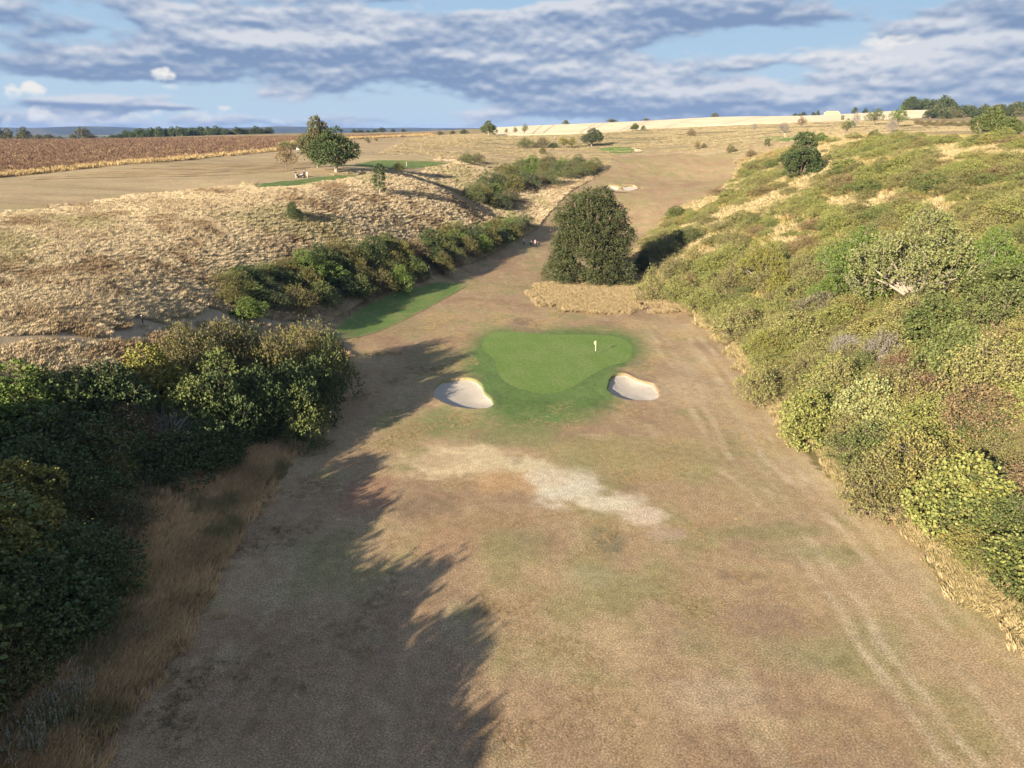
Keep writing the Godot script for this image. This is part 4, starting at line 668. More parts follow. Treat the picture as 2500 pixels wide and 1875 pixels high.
func ground_color(x: float, d: float) -> Color:
	var b := n_big.get_noise_2d(x, d)
	var m := n_mid.get_noise_2d(x, d)
	var s := n_small.get_noise_2d(x, d)
	var k := n_streak.get_noise_2d(x * 0.9, d * 0.06)
	var dry := Color(0.435, 0.325, 0.200)
	var tan := Color(0.360, 0.255, 0.165)
	var straw := Color(0.520, 0.420, 0.260)
	var olive := Color(0.285, 0.265, 0.120)
	var soil := Color(0.20, 0.145, 0.095)
	var c := dry
	var inside := is_mown(x, d) + m * 1.6
	var crest := along(CREST, d)
	if d > 640.0 or absf(x) > 420.0:
		var parcel := n_mid.get_noise_2d(x * 0.035, d * 0.05) + b * 0.2
		c = mixc(dry, olive, 0.4 + b)
		if d > 960.0:
			c = Color(0.13, 0.15, 0.075) if parcel > -0.05 else Color(0.33, 0.28, 0.16)
	elif inside > 0.0 and d < 372.0:
		c = mixc(dry, tan, 0.35 + b * 1.1 + k * 0.7)
		c = mixc(c, Color(0.30, 0.20, 0.13), smoothstep(0.12, 0.5, n_mid.get_noise_2d(x * 0.45 + 200.0, d * 0.45) + s * 0.15) * 0.55)
		c = mixc(c, straw, smoothstep(0.10, 0.42, m * 0.7 + k * 0.55 - b * 0.3) * 0.55)
		c = mixc(c, olive, smoothstep(0.0, 0.40, -b * 0.6 + m * 0.6) * 0.62)
		c = mixc(c, Color(0.17, 0.16, 0.08), smoothstep(0.30, 0.5, s * 0.6 + m * 0.3) * 0.35)
		if d > 205.0:
			c = mixc(c, olive, smoothstep(0.0, 0.35, n_streak.get_noise_2d(x * 0.05, d * 0.4) + m * 0.3) * 0.30)
		if d < 125.0 and x > 16.0:
			c = mixc(c, straw, smoothstep(18.0, 32.0, x) * (0.30 + k * 1.2))
			var lane := along(RIGHT_EDGE, d) - x + b * 1.5
			for w in [3.2, 5.0, 8.4, 10.1]:
				c = mixc(c, Color(0.54, 0.44, 0.30), (1.0 - smoothstep(0.18, 0.55, absf(lane - w))) * (0.45 + m))
	elif x < crest and d > 60.0:
		# the plateau: pale mown grass, a red field beyond its edge
		c = mixc(dry, straw, 0.75 + m * 0.5)
		c = mixc(c, olive, smoothstep(-0.05, 0.35, n_streak.get_noise_2d(x * 0.03, d * 0.16 + x * 0.02) * 1.3 + b * 0.6) * 0.28)
		c = mixc(c, tan, smoothstep(0.0, 0.5, n_streak.get_noise_2d(x * 0.04 + 70.0, d * 0.3)) * 0.5)
		var red := x - along(RED_EDGE, d) + m * 1.5
		if d > 430.0:
			red = x - (-118.0 + (d - 430.0) * 0.34)
		if red < 0.0:
			c = mixc(Color(0.20, 0.135, 0.10), Color(0.15, 0.10, 0.078), 0.5 + m + s * 0.4)
			if red > -7.0:
				c = mixc(straw, c, smoothstep(-2.0, -7.0, red + m * 2.0))
		elif red < 2.2:
			c = mixc(soil, c, 0.35)
	elif x < along(LEFT_EDGE, d) or d > 330.0:
		c = mixc(Color(0.36, 0.27, 0.155), Color(0.22, 0.16, 0.095), 0.4 + m * 1.2 + s * 0.3)
		if d > 330.0:
			c = mixc(mixc(dry, straw, 0.5 + m), olive, smoothstep(-0.05, 0.3, n_streak.get_noise_2d(x * 0.05, d * 0.35) + b * 0.5) * 0.5)
			if d > 420.0:
				c = mixc(c, Color(0.27, 0.245, 0.125), 0.55)
	else:
		c = mixc(Color(0.22, 0.19, 0.095), Color(0.38, 0.30, 0.17), 0.35 + m * 1.1 + b * 0.8)
		if height(x, d) > 27.5:
			c = mixc(mixc(dry, straw, 0.5 + m), olive, 0.25 + b)
	# the worn terrace path above the near hedge
	if d > 60.0 and d < 122.0 and x < -24.0:
		var off := absf(x - along(TERRACE, d)) + m * 2.6 + s * 0.8
		c = mixc(Color(0.42, 0.34, 0.235), c, smoothstep(1.6, 3.6, off))
	# watered grass round the green and bleached, brown, greenish and darker patches of turf
	if d < 130.0 and x > -32.0 and x < 45.0:
		var q := share_of(S.collar, x, d) + m * 0.10 + s * 0.05
		c = mixc(mixc(Color(0.160, 0.245, 0.085), Color(0.128, 0.200, 0.070), 0.5 + m), c, smoothstep(0.86, 1.22, q))
		for p in PATCHES:
			var dx: float = x - p[0]
			var dd: float = d - p[1]
			if absf(dx) > p[2] * 2.0 or absf(dd) > p[3] * 2.0:
				continue
			var r := sqrt(dx * dx / (p[2] * p[2]) + dd * dd / (p[3] * p[3])) + m * 0.40 + s * 0.22 + k * 0.2
			c = mixc(c, Color(p[4], p[5], p[6]), (1.0 - smoothstep(0.55, 1.15, r)) * p[7])
	return Color(minf(c.r * 1.58, 1.0), minf(c.g * 1.60, 0.97), minf(c.b * 1.60, 0.92))


func make_ground() -> void:
	for k in OUTLINES:
		S[k] = star(OUTLINES[k])
	var xs := steps([-9000.0, [-1200.0, 400.0], [-500.0, 50.0], [-200.0, 7.0], [-80.0, 2.0], [-32.0, 1.0], [14.0, 0.6], [40.0, 0.42], [90.0, 1.2], [160.0, 2.5], [500.0, 10.0], [1200.0, 50.0], [9000.0, 400.0]])
	var ds := steps([-400.0, [-40.0, 30.0], [8.0, 6.0], [125.0, 0.6], [220.0, 1.0], [300.0, 1.6], [450.0, 3.0], [700.0, 7.0], [1200.0, 20.0], [10200.0, 300.0]])
	var nx := xs.size()
	var nd := ds.size()
	var sh := Shape.new()
	sh.v.resize(nx * nd)
	sh.n.resize(nx * nd)
	sh.c.resize(nx * nd)
	for j in nd:
		for i in nx:
			var x := xs[i]
			var d := ds[j]
			var y := height(x, d)
			if d < 450.0 and d > 70.0 and x > -20.0 and x < 125.0:
				for b in BUNKERS:
					if share_of(S[b], x, d) < 1.0 + 0.28 / S[b].most * 1.5:
						y -= 1.6
			if absf(x) < 300.0 and d < 400.0:
				y += n_mid.get_noise_2d(x * 0.6, d * 0.6) * 0.12
			sh.v[j * nx + i] = Vector3(x, y, -d)
			sh.c[j * nx + i] = ground_color(x, d)
	for j in nd:
		for i in nx:
			var l := sh.v[j * nx + maxi(i - 1, 0)]
			var r := sh.v[j * nx + mini(i + 1, nx - 1)]
			var f := sh.v[mini(j + 1, nd - 1) * nx + i]
			var b := sh.v[maxi(j - 1, 0) * nx + i]
			sh.n[j * nx + i] = (r - l).cross(f - b).normalized()
	for j in nd - 1:
		for i in nx - 1:
			var a := j * nx + i
			sh.ix.append_array([a, a + nx, a + 1, a + 1, a + nx, a + nx + 1])
	var o := obj("ground", sh.mesh(), M.turf)
	tag(o, "", "", "", "structure")


func make_hills() -> void:
	var sh := Shape.new()
	var cols := 140
	for k in 3:
		for i in cols:
			var a := deg_to_rad(-60.0 + 120.0 * i / (cols - 1))
			var top := 44.0 + n_big.get_noise_2d(i * 1.6, 5.0) * 22.0 + n_mid.get_noise_2d(i * 2.0, 9.0) * 5.0
			var r: float = [6400.0, 7000.0, 7800.0][k]
			sh.v.append(Vector3(sin(a) * r, [-12.0, top * 0.75, top + 14.0][k], -cos(a) * r))
			sh.n.append(Vector3(0, 0.9, 0.43).normalized())
			sh.c.append(Color(0.07, 0.085, 0.05) if n_mid.get_noise_2d(i * 6.0, k * 30.0) > -0.1 else Color(0.16, 0.15, 0.08))
	for k in 2:
		for i in cols - 1:
			var p := k * cols + i
			sh.ix.append_array([p, p + cols, p + 1, p + 1, p + cols, p + cols + 1])
	var o := obj("hills", sh.mesh(), M.turf)
	tag(o, "", "", "", "structure")


func draped(s: Dictionary, lift: float, colour: Callable, rings := 14, out := 1.0, sides := 120) -> ArrayMesh:
	var sh := Shape.new()
	for k in rings + 1:
		var f := out * k / rings
		for q in sides:
			var a := TAU * q / sides
			var kk := a * 180.0 / TAU
			var r := lerpf(s.rad[int(kk) % 180], s.rad[(int(kk) + 1) % 180], kk - int(kk)) * f
			var x: float = s.mid.x + cos(a) * r
			var d: float = s.mid.y + sin(a) * r
			var y := height(x, d) + (lift if k < rings else lift * 0.4)
			if absf(x) < 300.0 and d < 400.0:
				y += n_mid.get_noise_2d(x * 0.6, d * 0.6) * 0.12
			sh.v.append(Vector3(x, y, -d))
			sh.n.append(Vector3(height(x - 0.5, d) - height(x + 0.5, d), 1.0, height(x, d + 0.5) - height(x, d - 0.5)).normalized())
			sh.c.append(colour.call(x, d, f))
	for k in rings:
		for q in sides:
			var p := k * sides + q
			var r := k * sides + (q + 1) % sides
			sh.ix.append_array([p, r, p + sides, p + sides, r, r + sides])
	return sh.mesh()


func make_greens() -> void:
	var putting := func(x: float, d: float, _f: float) -> Color:
		var m := n_mid.get_noise_2d(x, d)
		var st := n_streak.get_noise_2d(x * 0.5, d * 0.08)
		return Color(0.265, 0.42, 0.115).lerp(Color(0.325, 0.455, 0.155), clampf(0.45 + m * 0.9 + st * 0.4 + (0.12 if fposmod(x * 0.94 + d * 0.34, 3.4) < 1.7 else -0.12), 0, 1))
	var teeing := func(x: float, d: float, f: float) -> Color:
		var m := n_mid.get_noise_2d(x * 2.0, d * 2.0)
		return Color(0.24, 0.37, 0.12).lerp(ground_color(x, d), clampf(0.02 + m * 0.7 + smoothstep(0.85, 1.0, f) * 0.5, 0, 0.8))
	tag(obj("putting_green", draped(S.green, 0.07, putting, 24), M.mown), "", "", "", "structure")
	tag(obj("tee", draped(S.tee_strip, 0.12, teeing, 24), M.mown), "", "", "", "structure")
	tag(obj("tee", draped(S.tee_plateau, 0.16, teeing, 24), M.mown), "", "", "", "structure")
	tag(obj("putting_green", draped(S.green_plateau, 0.2, teeing, 24), M.mown), "", "", "", "structure")
	tag(obj("putting_green", draped(S.green_far, 0.3, putting, 16), M.mown), "", "", "", "structure")
	tag(obj("putting_green", draped(S.green_slope, 0.3, putting, 16), M.mown), "", "", "", "structure")
	# windrows of cut grass on the plateau, raised a little
	var sh := Shape.new()
	for k in 9:
		var old := []
		for q in 40:
			var t := q / 39.0
			var x := lerpf(-122.0 + k * 2.0, -58.0 - k * 0.8, t)
			var d := 194.0 + k * 8.5 + 22.0 * t * t + sin(t * 5.0 + k * 0.3) * 1.5
			var pair := [at(x, d - 0.9, 0.05), at(x, d, 0.24 + n_small.get_noise_2d(x, d) * 0.1), at(x, d + 0.9, 0.05)]
			if old and x > along(RED_EDGE, d) + 5.0:
				var cc := Color(0.25, 0.19, 0.11).lerp(Color(0.33, 0.26, 0.15), 0.5 + n_mid.get_noise_2d(x, d))
				for e in 2:
					sh.tri(old[e], old[e + 1], pair[e + 1], cc)
					sh.tri(old[e], pair[e + 1], pair[e], cc)
			old = pair
	var o := obj("cut_grass_rows", sh.mesh(), M.blade)
	tag(o, "curving rows of cut dry grass lying on the pale plateau", "cut grass", "", "stuff")


func make_bunkers() -> void:
	for b in BUNKERS:
		var s: Dictionary = S[b]
		var near: bool = s.mid.y < 150.0
		var sand := Shape.new()
		var lip := Shape.new()
		var sides := 120
		var inner := [[0.0, -0.75], [0.3, -0.74], [0.55, -0.66], [0.75, -0.52], [0.88, -0.40], [0.955, -0.33], [0.985, -0.24]]
		var outer := [[0.985, -0.26], [0.995, 0.02], [1.03, 0.10], [1.10, 0.09], [1.22, 0.05], [1.45, -0.02]]
		var deep := 1.0 if near else 1.6
		for part in 2:
			var prof: Array = [inner, outer][part]
			var sh: Shape = [sand, lip][part]
			for k in prof.size():
				for q in sides:
					var a := TAU * q / sides
					var kk := a * 180.0 / TAU
					var rr := lerpf(s.rad[int(kk) % 180], s.rad[(int(kk) + 1) % 180], kk - int(kk))
					var f: float = prof[k][0]
					if f > 1.0:
						f = 1.0 + (f - 1.0) * 3.5 / maxf(rr, 1.5)
					f *= 1.0 + n_small.get_noise_2d(cos(a) * 4.0 + s.mid.x, sin(a) * 4.0) * 0.035
					var x: float = s.mid.x + cos(a) * rr * f
					var d: float = s.mid.y + sin(a) * rr * f
					# the far and left faces stand up higher
					var face := 0.7 + 0.5 * maxf(0.0, sin(a) * 0.6 - cos(a) * 0.6)
					var y: float = height(x, d) + prof[k][1] * deep * (face if part == 1 and prof[k][1] > 0.0 else 1.0) + 0.03
					if absf(x) < 300.0 and d < 400.0:
						y += n_mid.get_noise_2d(x * 0.6, d * 0.6) * 0.12
					if part == 0:
						y += n_small.get_noise_2d(x * 0.8, d * 0.8) * 0.05
					sh.v.append(Vector3(x, y, -d))
					sh.n.append(Vector3.UP)
					sh.c.append(Color(1, 1, 1) if part == 0 else ground_color(x, d))
			for k in prof.size() - 1:
				for q in sides:
					var p := k * sides + q
					var r := k * sides + (q + 1) % sides
					sh.ix.append_array([p, r, p + sides, p + sides, r, r + sides])
		var o := Node3D.new()
		o.name = numbered("bunker")
		add_child(o)
		tag(o, "", "", "", "structure")
		obj("sand", smooth(sand), M.sand, o)
		obj("lip", smooth(lip), M.turf, o)


func smooth(sh: Shape) -> ArrayMesh:                         # normals from the faces, shared at the corners
	var nn := PackedVector3Array()
	nn.resize(sh.v.size())
	for t in range(0, sh.ix.size(), 3):
		var p := sh.v[sh.ix[t]]
		var f := (sh.v[sh.ix[t + 2]] - p).cross(sh.v[sh.ix[t + 1]] - p)
		for e in 3:
			nn[sh.ix[t + e]] += f
	for k in nn.size():
		nn[k] = nn[k].normalized() if nn[k].length_squared() > 1e-12 else Vector3.UP
	sh.n = nn
	return sh.mesh()


func make_wheat_field() -> void:
	var root := Node3D.new()
	root.name = "wheat_field"
	add_child(root)
	tag(root, "", "", "", "structure")
	var sh := Shape.new()
	var nu := 90
	var nv := 60
	var spot := func(u: float, w: float) -> Vector3:
		var f: float = u * (WHEAT.size() - 1)
		var i := mini(int(f), WHEAT.size() - 2)
		var p := Vector2(WHEAT[i][0], WHEAT[i][1]).lerp(Vector2(WHEAT[i + 1][0], WHEAT[i + 1][1]), f - i)
		var far := Vector2(lerpf(-40.0, 620.0, u), 1010.0)
		p = p.lerp(far, w)
		return at(p.x, p.y, 0.55 + 0.12 * n_mid.get_noise_2d(p.x, p.y) - (0.6 if w <= 0.0 else 0.0))
	for j in nv + 1:
		for i in nu + 1:
			var p: Vector3 = spot.call(i / float(nu), maxf(0.0, (j - 1) / float(nv - 1)) if j > 0 else -0.0)
			if j == 1:
				p.y += 0.6
			sh.v.append(p)
			sh.n.append(Vector3.UP)
			var m := n_mid.get_noise_2d(p.x * 0.4, p.z * 0.1)
			sh.c.append(Color(0.92, 0.79, 0.56).lerp(Color(0.84, 0.70, 0.47), clampf(0.5 + m * 1.2, 0, 1)))
	for j in nv:
		for i in nu:
			var a := j * (nu + 1) + i
			sh.ix.append_array([a, a + nu + 1, a + 1, a + 1, a + nu + 1, a + nu + 2])
	obj("crop", smooth(sh), M.wheat, root)
	for u in [0.10, 0.125, 0.215, 0.232, 0.31, 0.326, 0.42, 0.56]:
		var t := Shape.new()
		for j in 40:
			for e in 2:
				var a: Vector3 = spot.call(u + 0.02 * (j + e) / 40.0 * 2.0, 0.02 + 0.95 * (j + e) / 40.0)
				for s in [-1.0, 1.0]:
					t.v.append(a + Vector3(s * 0.55, 0.06, 0))
					t.n.append(Vector3.UP)
					t.c.append(Color(0.40, 0.32, 0.20))
			var k := j * 4
			t.ix.append_array([k, k + 2, k + 1, k + 1, k + 2, k + 3])
		obj("tramline", t.mesh(), M.blade, root)


# ------------------------------------------------------------------ grasses
func tuft(sd: int, blades: int, spread: float, tall: float, wide: float, heads: bool) -> ArrayMesh:
	var r := RandomNumberGenerator.new()
	r.seed = sd
	var sh := Shape.new()
	for k in blades:
		var a := r.randf() * TAU
		var p := Vector3(cos(a), 0, sin(a)) * spread * sqrt(r.randf())
		var lean := Vector3(cos(a + r.randf_range(-1, 1)), 0, sin(a + r.randf_range(-1, 1))) * tall * r.randf_range(0.1, 0.5) + Vector3(0.14, 0, -0.16) * tall
		var hh := tall * r.randf_range(0.55, 1.1)
		var side := Vector3(cos(a + 1.3 + r.randf()), 0, sin(a + 1.3 + r.randf())) * wide
		var g := r.randf_range(0.72, 1.15)
		var col := Color(g, g * r.randf_range(0.93, 1.02), g * r.randf_range(0.8, 1.0))
		var tip := p + lean + Vector3.UP * hh
		sh.tri(p - side, p + side, p + lean * 0.35 + Vector3.UP * hh * 0.6 + side * 0.8, col)
		sh.tri(p - side, p + lean * 0.35 + Vector3.UP * hh * 0.6 + side * 0.8, tip, col)
		if heads and k % 2 == 0:
			sh.leaf(tip - Vector3.UP * hh * 0.1, Vector3.UP * hh * 0.24 + lean * 0.2, side * 1.8, col * 1.08)
	return sh.mesh()


func scatter(called: String, label: String, category: String, mesh: Mesh, m: Material, spots: Array) -> void:
	var mm := MultiMesh.new()
	mm.transform_format = MultiMesh.TRANSFORM_3D
	mm.use_colors = true
	mm.mesh = mesh
	mm.instance_count = spots.size()
	for k in spots.size():
		var s: Array = spots[k]
		var bs := Basis(Vector3.UP, rng.randf() * TAU).scaled(Vector3(s[1], s[2], s[1]))
		mm.set_instance_transform(k, Transform3D(bs, s[0]))
		mm.set_instance_color(k, s[3])
	var o := MultiMeshInstance3D.new()
	o.name = numbered(called)
	o.multimesh = mm
	o.material_override = m
	add_child(o)
	tag(o, label, category, "", "stuff")


func make_grass() -> void:
	var fine := tuft(4, 56, 0.55, 0.58, 0.008, false)
	var broad := tuft(5, 40, 0.65, 0.70, 0.015, false)
	var short := tuft(6, 26, 0.34, 0.24, 0.011, false)
	var straw := Color(0.60, 0.52, 0.395)
	var tan := Color(0.47, 0.39, 0.285)
	var dark := Color(0.33, 0.255, 0.175)
	var green := Color(0.30, 0.29, 0.16)
	# the rough bank and the plateau's rough, up to the upper hedge
	var bank := []
	while bank.size() < 95000:
		var d := rng.randf_range(62.0, 330.0)
		var lo := along(CREST, d) - 1.0
		var hi := along(LEFT_EDGE, d) - 0.3
		var x := rng.randf_range(-100.0, 46.0)
		if x > hi or rng.randf() > 1.25 - d / 260.0 or lo - x > rng.randf() * rng.randf() * 9.0:
			continue
		if d < 124.0 and absf(x - along(TERRACE, d)) + n_mid.get_noise_2d(x, d) * 2.6 < rng.randf_range(1.2, 2.8):
			continue
		if share_of(S.tee_plateau, x, d) < 1.08 or share_of(S.green_plateau, x, d) < 1.15 or share_of(S.tee_strip, x, d) < 1.2:
			continue
		var m := n_mid.get_noise_2d(x * 0.6, d * 0.6)
		var b := n_big.get_noise_2d(x + 90.0, d)
		var c := mixc(straw, tan, 0.35 + m * 1.3)
		c = mixc(c, dark, smoothstep(0.12, 0.42, b * 0.8 + n_mid.get_noise_2d(x + 50.0, d) * 0.7))
		c = mixc(c, green, smoothstep(0.10, 0.40, n_big.get_noise_2d(x, d + 140.0)) * 0.55)
		var z := rng.randf_range(0.65, 1.2) * (0.85 + d / 500.0)
		bank.append([at(x, d, -0.03), z * 1.1, z * (0.85 + m * 0.4), c * rng.randf_range(0.86, 1.1)])
	scatter("rough_grass", "tall straw coloured grass covering the bank above the hedges", "grass", fine, M.blade, bank)
	# the strip of tall grass along the near hedge
	var strip := []
	while strip.size() < 17000:
		var d := rng.randf_range(18.0, 106.0)
		var e := along(LEFT_EDGE, d)
		var x := e - 0.6 - absf(rng.randfn(0.0, 3.4)) + rng.randfn(0.0, 0.7) + n_mid.get_noise_2d(3.0, d) * 1.8
		var m := n_mid.get_noise_2d(x, d)
		var z := rng.randf_range(0.7, 1.4)
		strip.append([at(x, d, -0.03), z, z * 1.15, mixc(mixc(Color(0.70, 0.53, 0.35), Color(0.50, 0.38, 0.24), 0.45 + m * 1.6), Color(0.20, 0.21, 0.10), smoothstep(0.1, 0.5, n_mid.get_noise_2d(x + 40.0, d)) * 0.7)])
	scatter("tall_grass", "strip of tall brown grass along the near hedge", "grass", fine, M.blade, strip)
	# the straw patch before the huge tree and the straw edge of the scrub
	var patch := []
	while patch.size() < 9000:
		var x := rng.randf_range(3.0, 46.0)
		var d := rng.randf_range(132.0, 205.0)
		var f := share_of(S.straw_patch, x, d) + n_mid.get_noise_2d(x, d) * 0.35 + rng.randfn(0.0, 0.06)
		if f < 1.0 or (x > along(RIGHT_EDGE, d) - (5.0 + n_mid.get_noise_2d(x, d) * 6.0 if d < 162.0 else 2.0) and x < along(RIGHT_EDGE, d) + 9.0):
			patch.append([at(x, d, -0.03), rng.randf_range(0.7, 1.1), rng.randf_range(1.0, 1.5), mixc(mixc(Color(0.46, 0.385, 0.255), Color(0.34, 0.275, 0.17), rng.randf()), Color(0.30, 0.24, 0.14), smoothstep(0.0, 0.4, n_small.get_noise_2d(x, d)) * 0.6)])
	scatter("straw_grass", "pale upright straw grass before the huge dome tree", "grass", fine, M.blade, patch)
	var edge := []
	while edge.size() < 15000:
		var d := rng.randf_range(16.0, 330.0)
		var e := along(RIGHT_EDGE, d)
		var x := e + rng.randfn(1.2, 1.9)
		if n_mid.get_noise_2d(x * 0.8 + 9.0, d * 0.8) < rng.randf_range(-0.35, 0.15):
			continue
		if is_mown(x, d) > 0.6 + n_mid.get_noise_2d(x, d) * 2.0:
			continue
		edge.append([at(x, d, -0.03), rng.randf_range(0.6, 1.2), rng.randf_range(0.6, 1.25), mixc(Color(0.48, 0.40, 0.25), Color(0.28, 0.25, 0.13), rng.randf())])
	scatter("edge_grass", "pale grass fringe along the foot of the scrub", "grass", fine, M.blade, edge)
	# grass between the scrub on the slope
	var slope := []
	while slope.size() < 36000:
		var d := rng.randf_range(40.0, 330.0)
		var x := rng.randf_range(36.0, 150.0)
		if x < along(RIGHT_EDGE, d) + 1.5 or height(x, d) > 30.0:
			continue
		var m := n_mid.get_noise_2d(x, d)
		var op := open_share(x, d)
		if op < 0.2 and rng.randf() < 0.88 and d < 170.0:
			continue
		var c := mixc(mixc(Color(0.25, 0.24, 0.09), Color(0.30, 0.22, 0.11), 0.5 + m), Color(0.40, 0.345, 0.21), op)
		var z := rng.randf_range(0.8, 1.5)
		slope.append([at(x, d, -0.03), z * 1.3, z * 1.1, c])
	scatter("slope_grass", "straw and olive grass growing between the scrub bushes", "grass", broad, M.blade, slope)
	# the red field: withered dock and sorrel, with a pale margin
	var field := []
	while field.size() < 26000:
		var d := 205.0 + 420.0 * pow(rng.randf(), 1.7)
		var x := rng.randf_range(-430.0, -60.0)
		var red := x - along(RED_EDGE, d)
		if d > 430.0:
			red = x - (-118.0 + (d - 430.0) * 0.34)
		if red > 1.5 or x < -0.78 * d - 15.0:
			continue
		var c := mixc(Color(0.21, 0.135, 0.098), Color(0.14, 0.092, 0.072), rng.randf())
		if red > -6.0 + n_mid.get_noise_2d(x, d) * 4.0:
			c = mixc(Color(0.54, 0.43, 0.25), Color(0.36, 0.27, 0.15), rng.randf())
		elif rng.randf() < 0.07:
			c = Color(0.42, 0.32, 0.19)
		var z := rng.randf_range(0.8, 1.5) * (1.0 + d / 500.0)
		field.append([at(x, d, -0.03), z, z * 0.95, c])
	scatter("red_field_plants", "withered red brown plants filling the field on the plateau", "field plants", broad, M.blade, field)
	# low tufts on the far rough
	var far := []
	while far.size() < 16000:
		var d := rng.randf_range(330.0, 600.0)
		var x := rng.randf_range(-60.0, 300.0)
		if is_mown(x, d) > 0.0 and d < 372.0 or x > 0.62 * d:
			continue
		var m := n_streak.get_noise_2d(x * 0.05, d * 0.25)
		if m < -0.05:
			continue
		far.append([at(x, d, -0.03), rng.randf_range(1.2, 2.4), rng.randf_range(0.5, 1.0), mixc(Color(0.40, 0.345, 0.24), Color(0.27, 0.235, 0.145), rng.randf())])
	scatter("far_grass", "pale tufted grass on the far slope below the wheat", "grass", broad, M.blade, far)
	# dark rosettes of weed in the shaded turf, and coarse tufts over the mown floor
	var weeds := []
	while weeds.size() < 700:
		var d := rng.randf_range(28.0, 75.0)
		var x := along(LEFT_EDGE, d) + absf(rng.randfn(0.0, 4.0)) + 0.4
		if n_mid.get_noise_2d(x * 1.7, d * 1.7) < 0.08:
			continue
		weeds.append([at(x, d, -0.12), rng.randf_range(0.4, 1.0), rng.randf_range(0.7, 1.0), Color(0.075, 0.085, 0.045)])
	scatter("turf_weeds", "dark weed rosettes dotting the shaded turf", "weeds", short, M.blade, weeds)
	var turf := []
	while turf.size() < 90000:
		var d := 20.0 + 115.0 * rng.randf()
		var x := rng.randf_range(-26.0, 36.0)
		if is_mown(x, d) < -0.5 or share_of(S.green, x, d) < 1.25 or share_of(S.bunker_a, x, d) < 1.3 or share_of(S.bunker_b, x, d) < 1.3:
			continue
		if n_mid.get_noise_2d(x, d) + n_small.get_noise_2d(x, d) * 0.6 < rng.randf_range(-0.5, 0.3):
			continue
		var z := rng.randf_range(0.3, 0.75)
		if ground_color(x, d).r > 0.82:
			continue
		turf.append([at(x, d, -0.06), z, z * 0.6, [Color(0.39, 0.305, 0.195), Color(0.33, 0.25, 0.16), Color(0.31, 0.265, 0.155)][rng.randi() % 3]])
	scatter("turf_tufts", "short dry tufts scattered over the mown fairway", "grass", short, M.blade, turf)


func open_share(x: float, d: float) -> float:                # where the scrub leaves gaps of straw
	var v := n_big.get_noise_2d(x * 0.8 + 31.0, d * 1.0 + 7.0) * 0.8 + n_mid.get_noise_2d(x * 0.5, d * 0.7 + 80.0) * 0.6
	var up := smoothstep(125.0, 180.0, d) * 0.40 - smoothstep(150.0, 110.0, d) * 0.6
	return smoothstep(0.0, 0.30, v + up - 0.26)


# ------------------------------------------------------------------ plants
var kits := {}


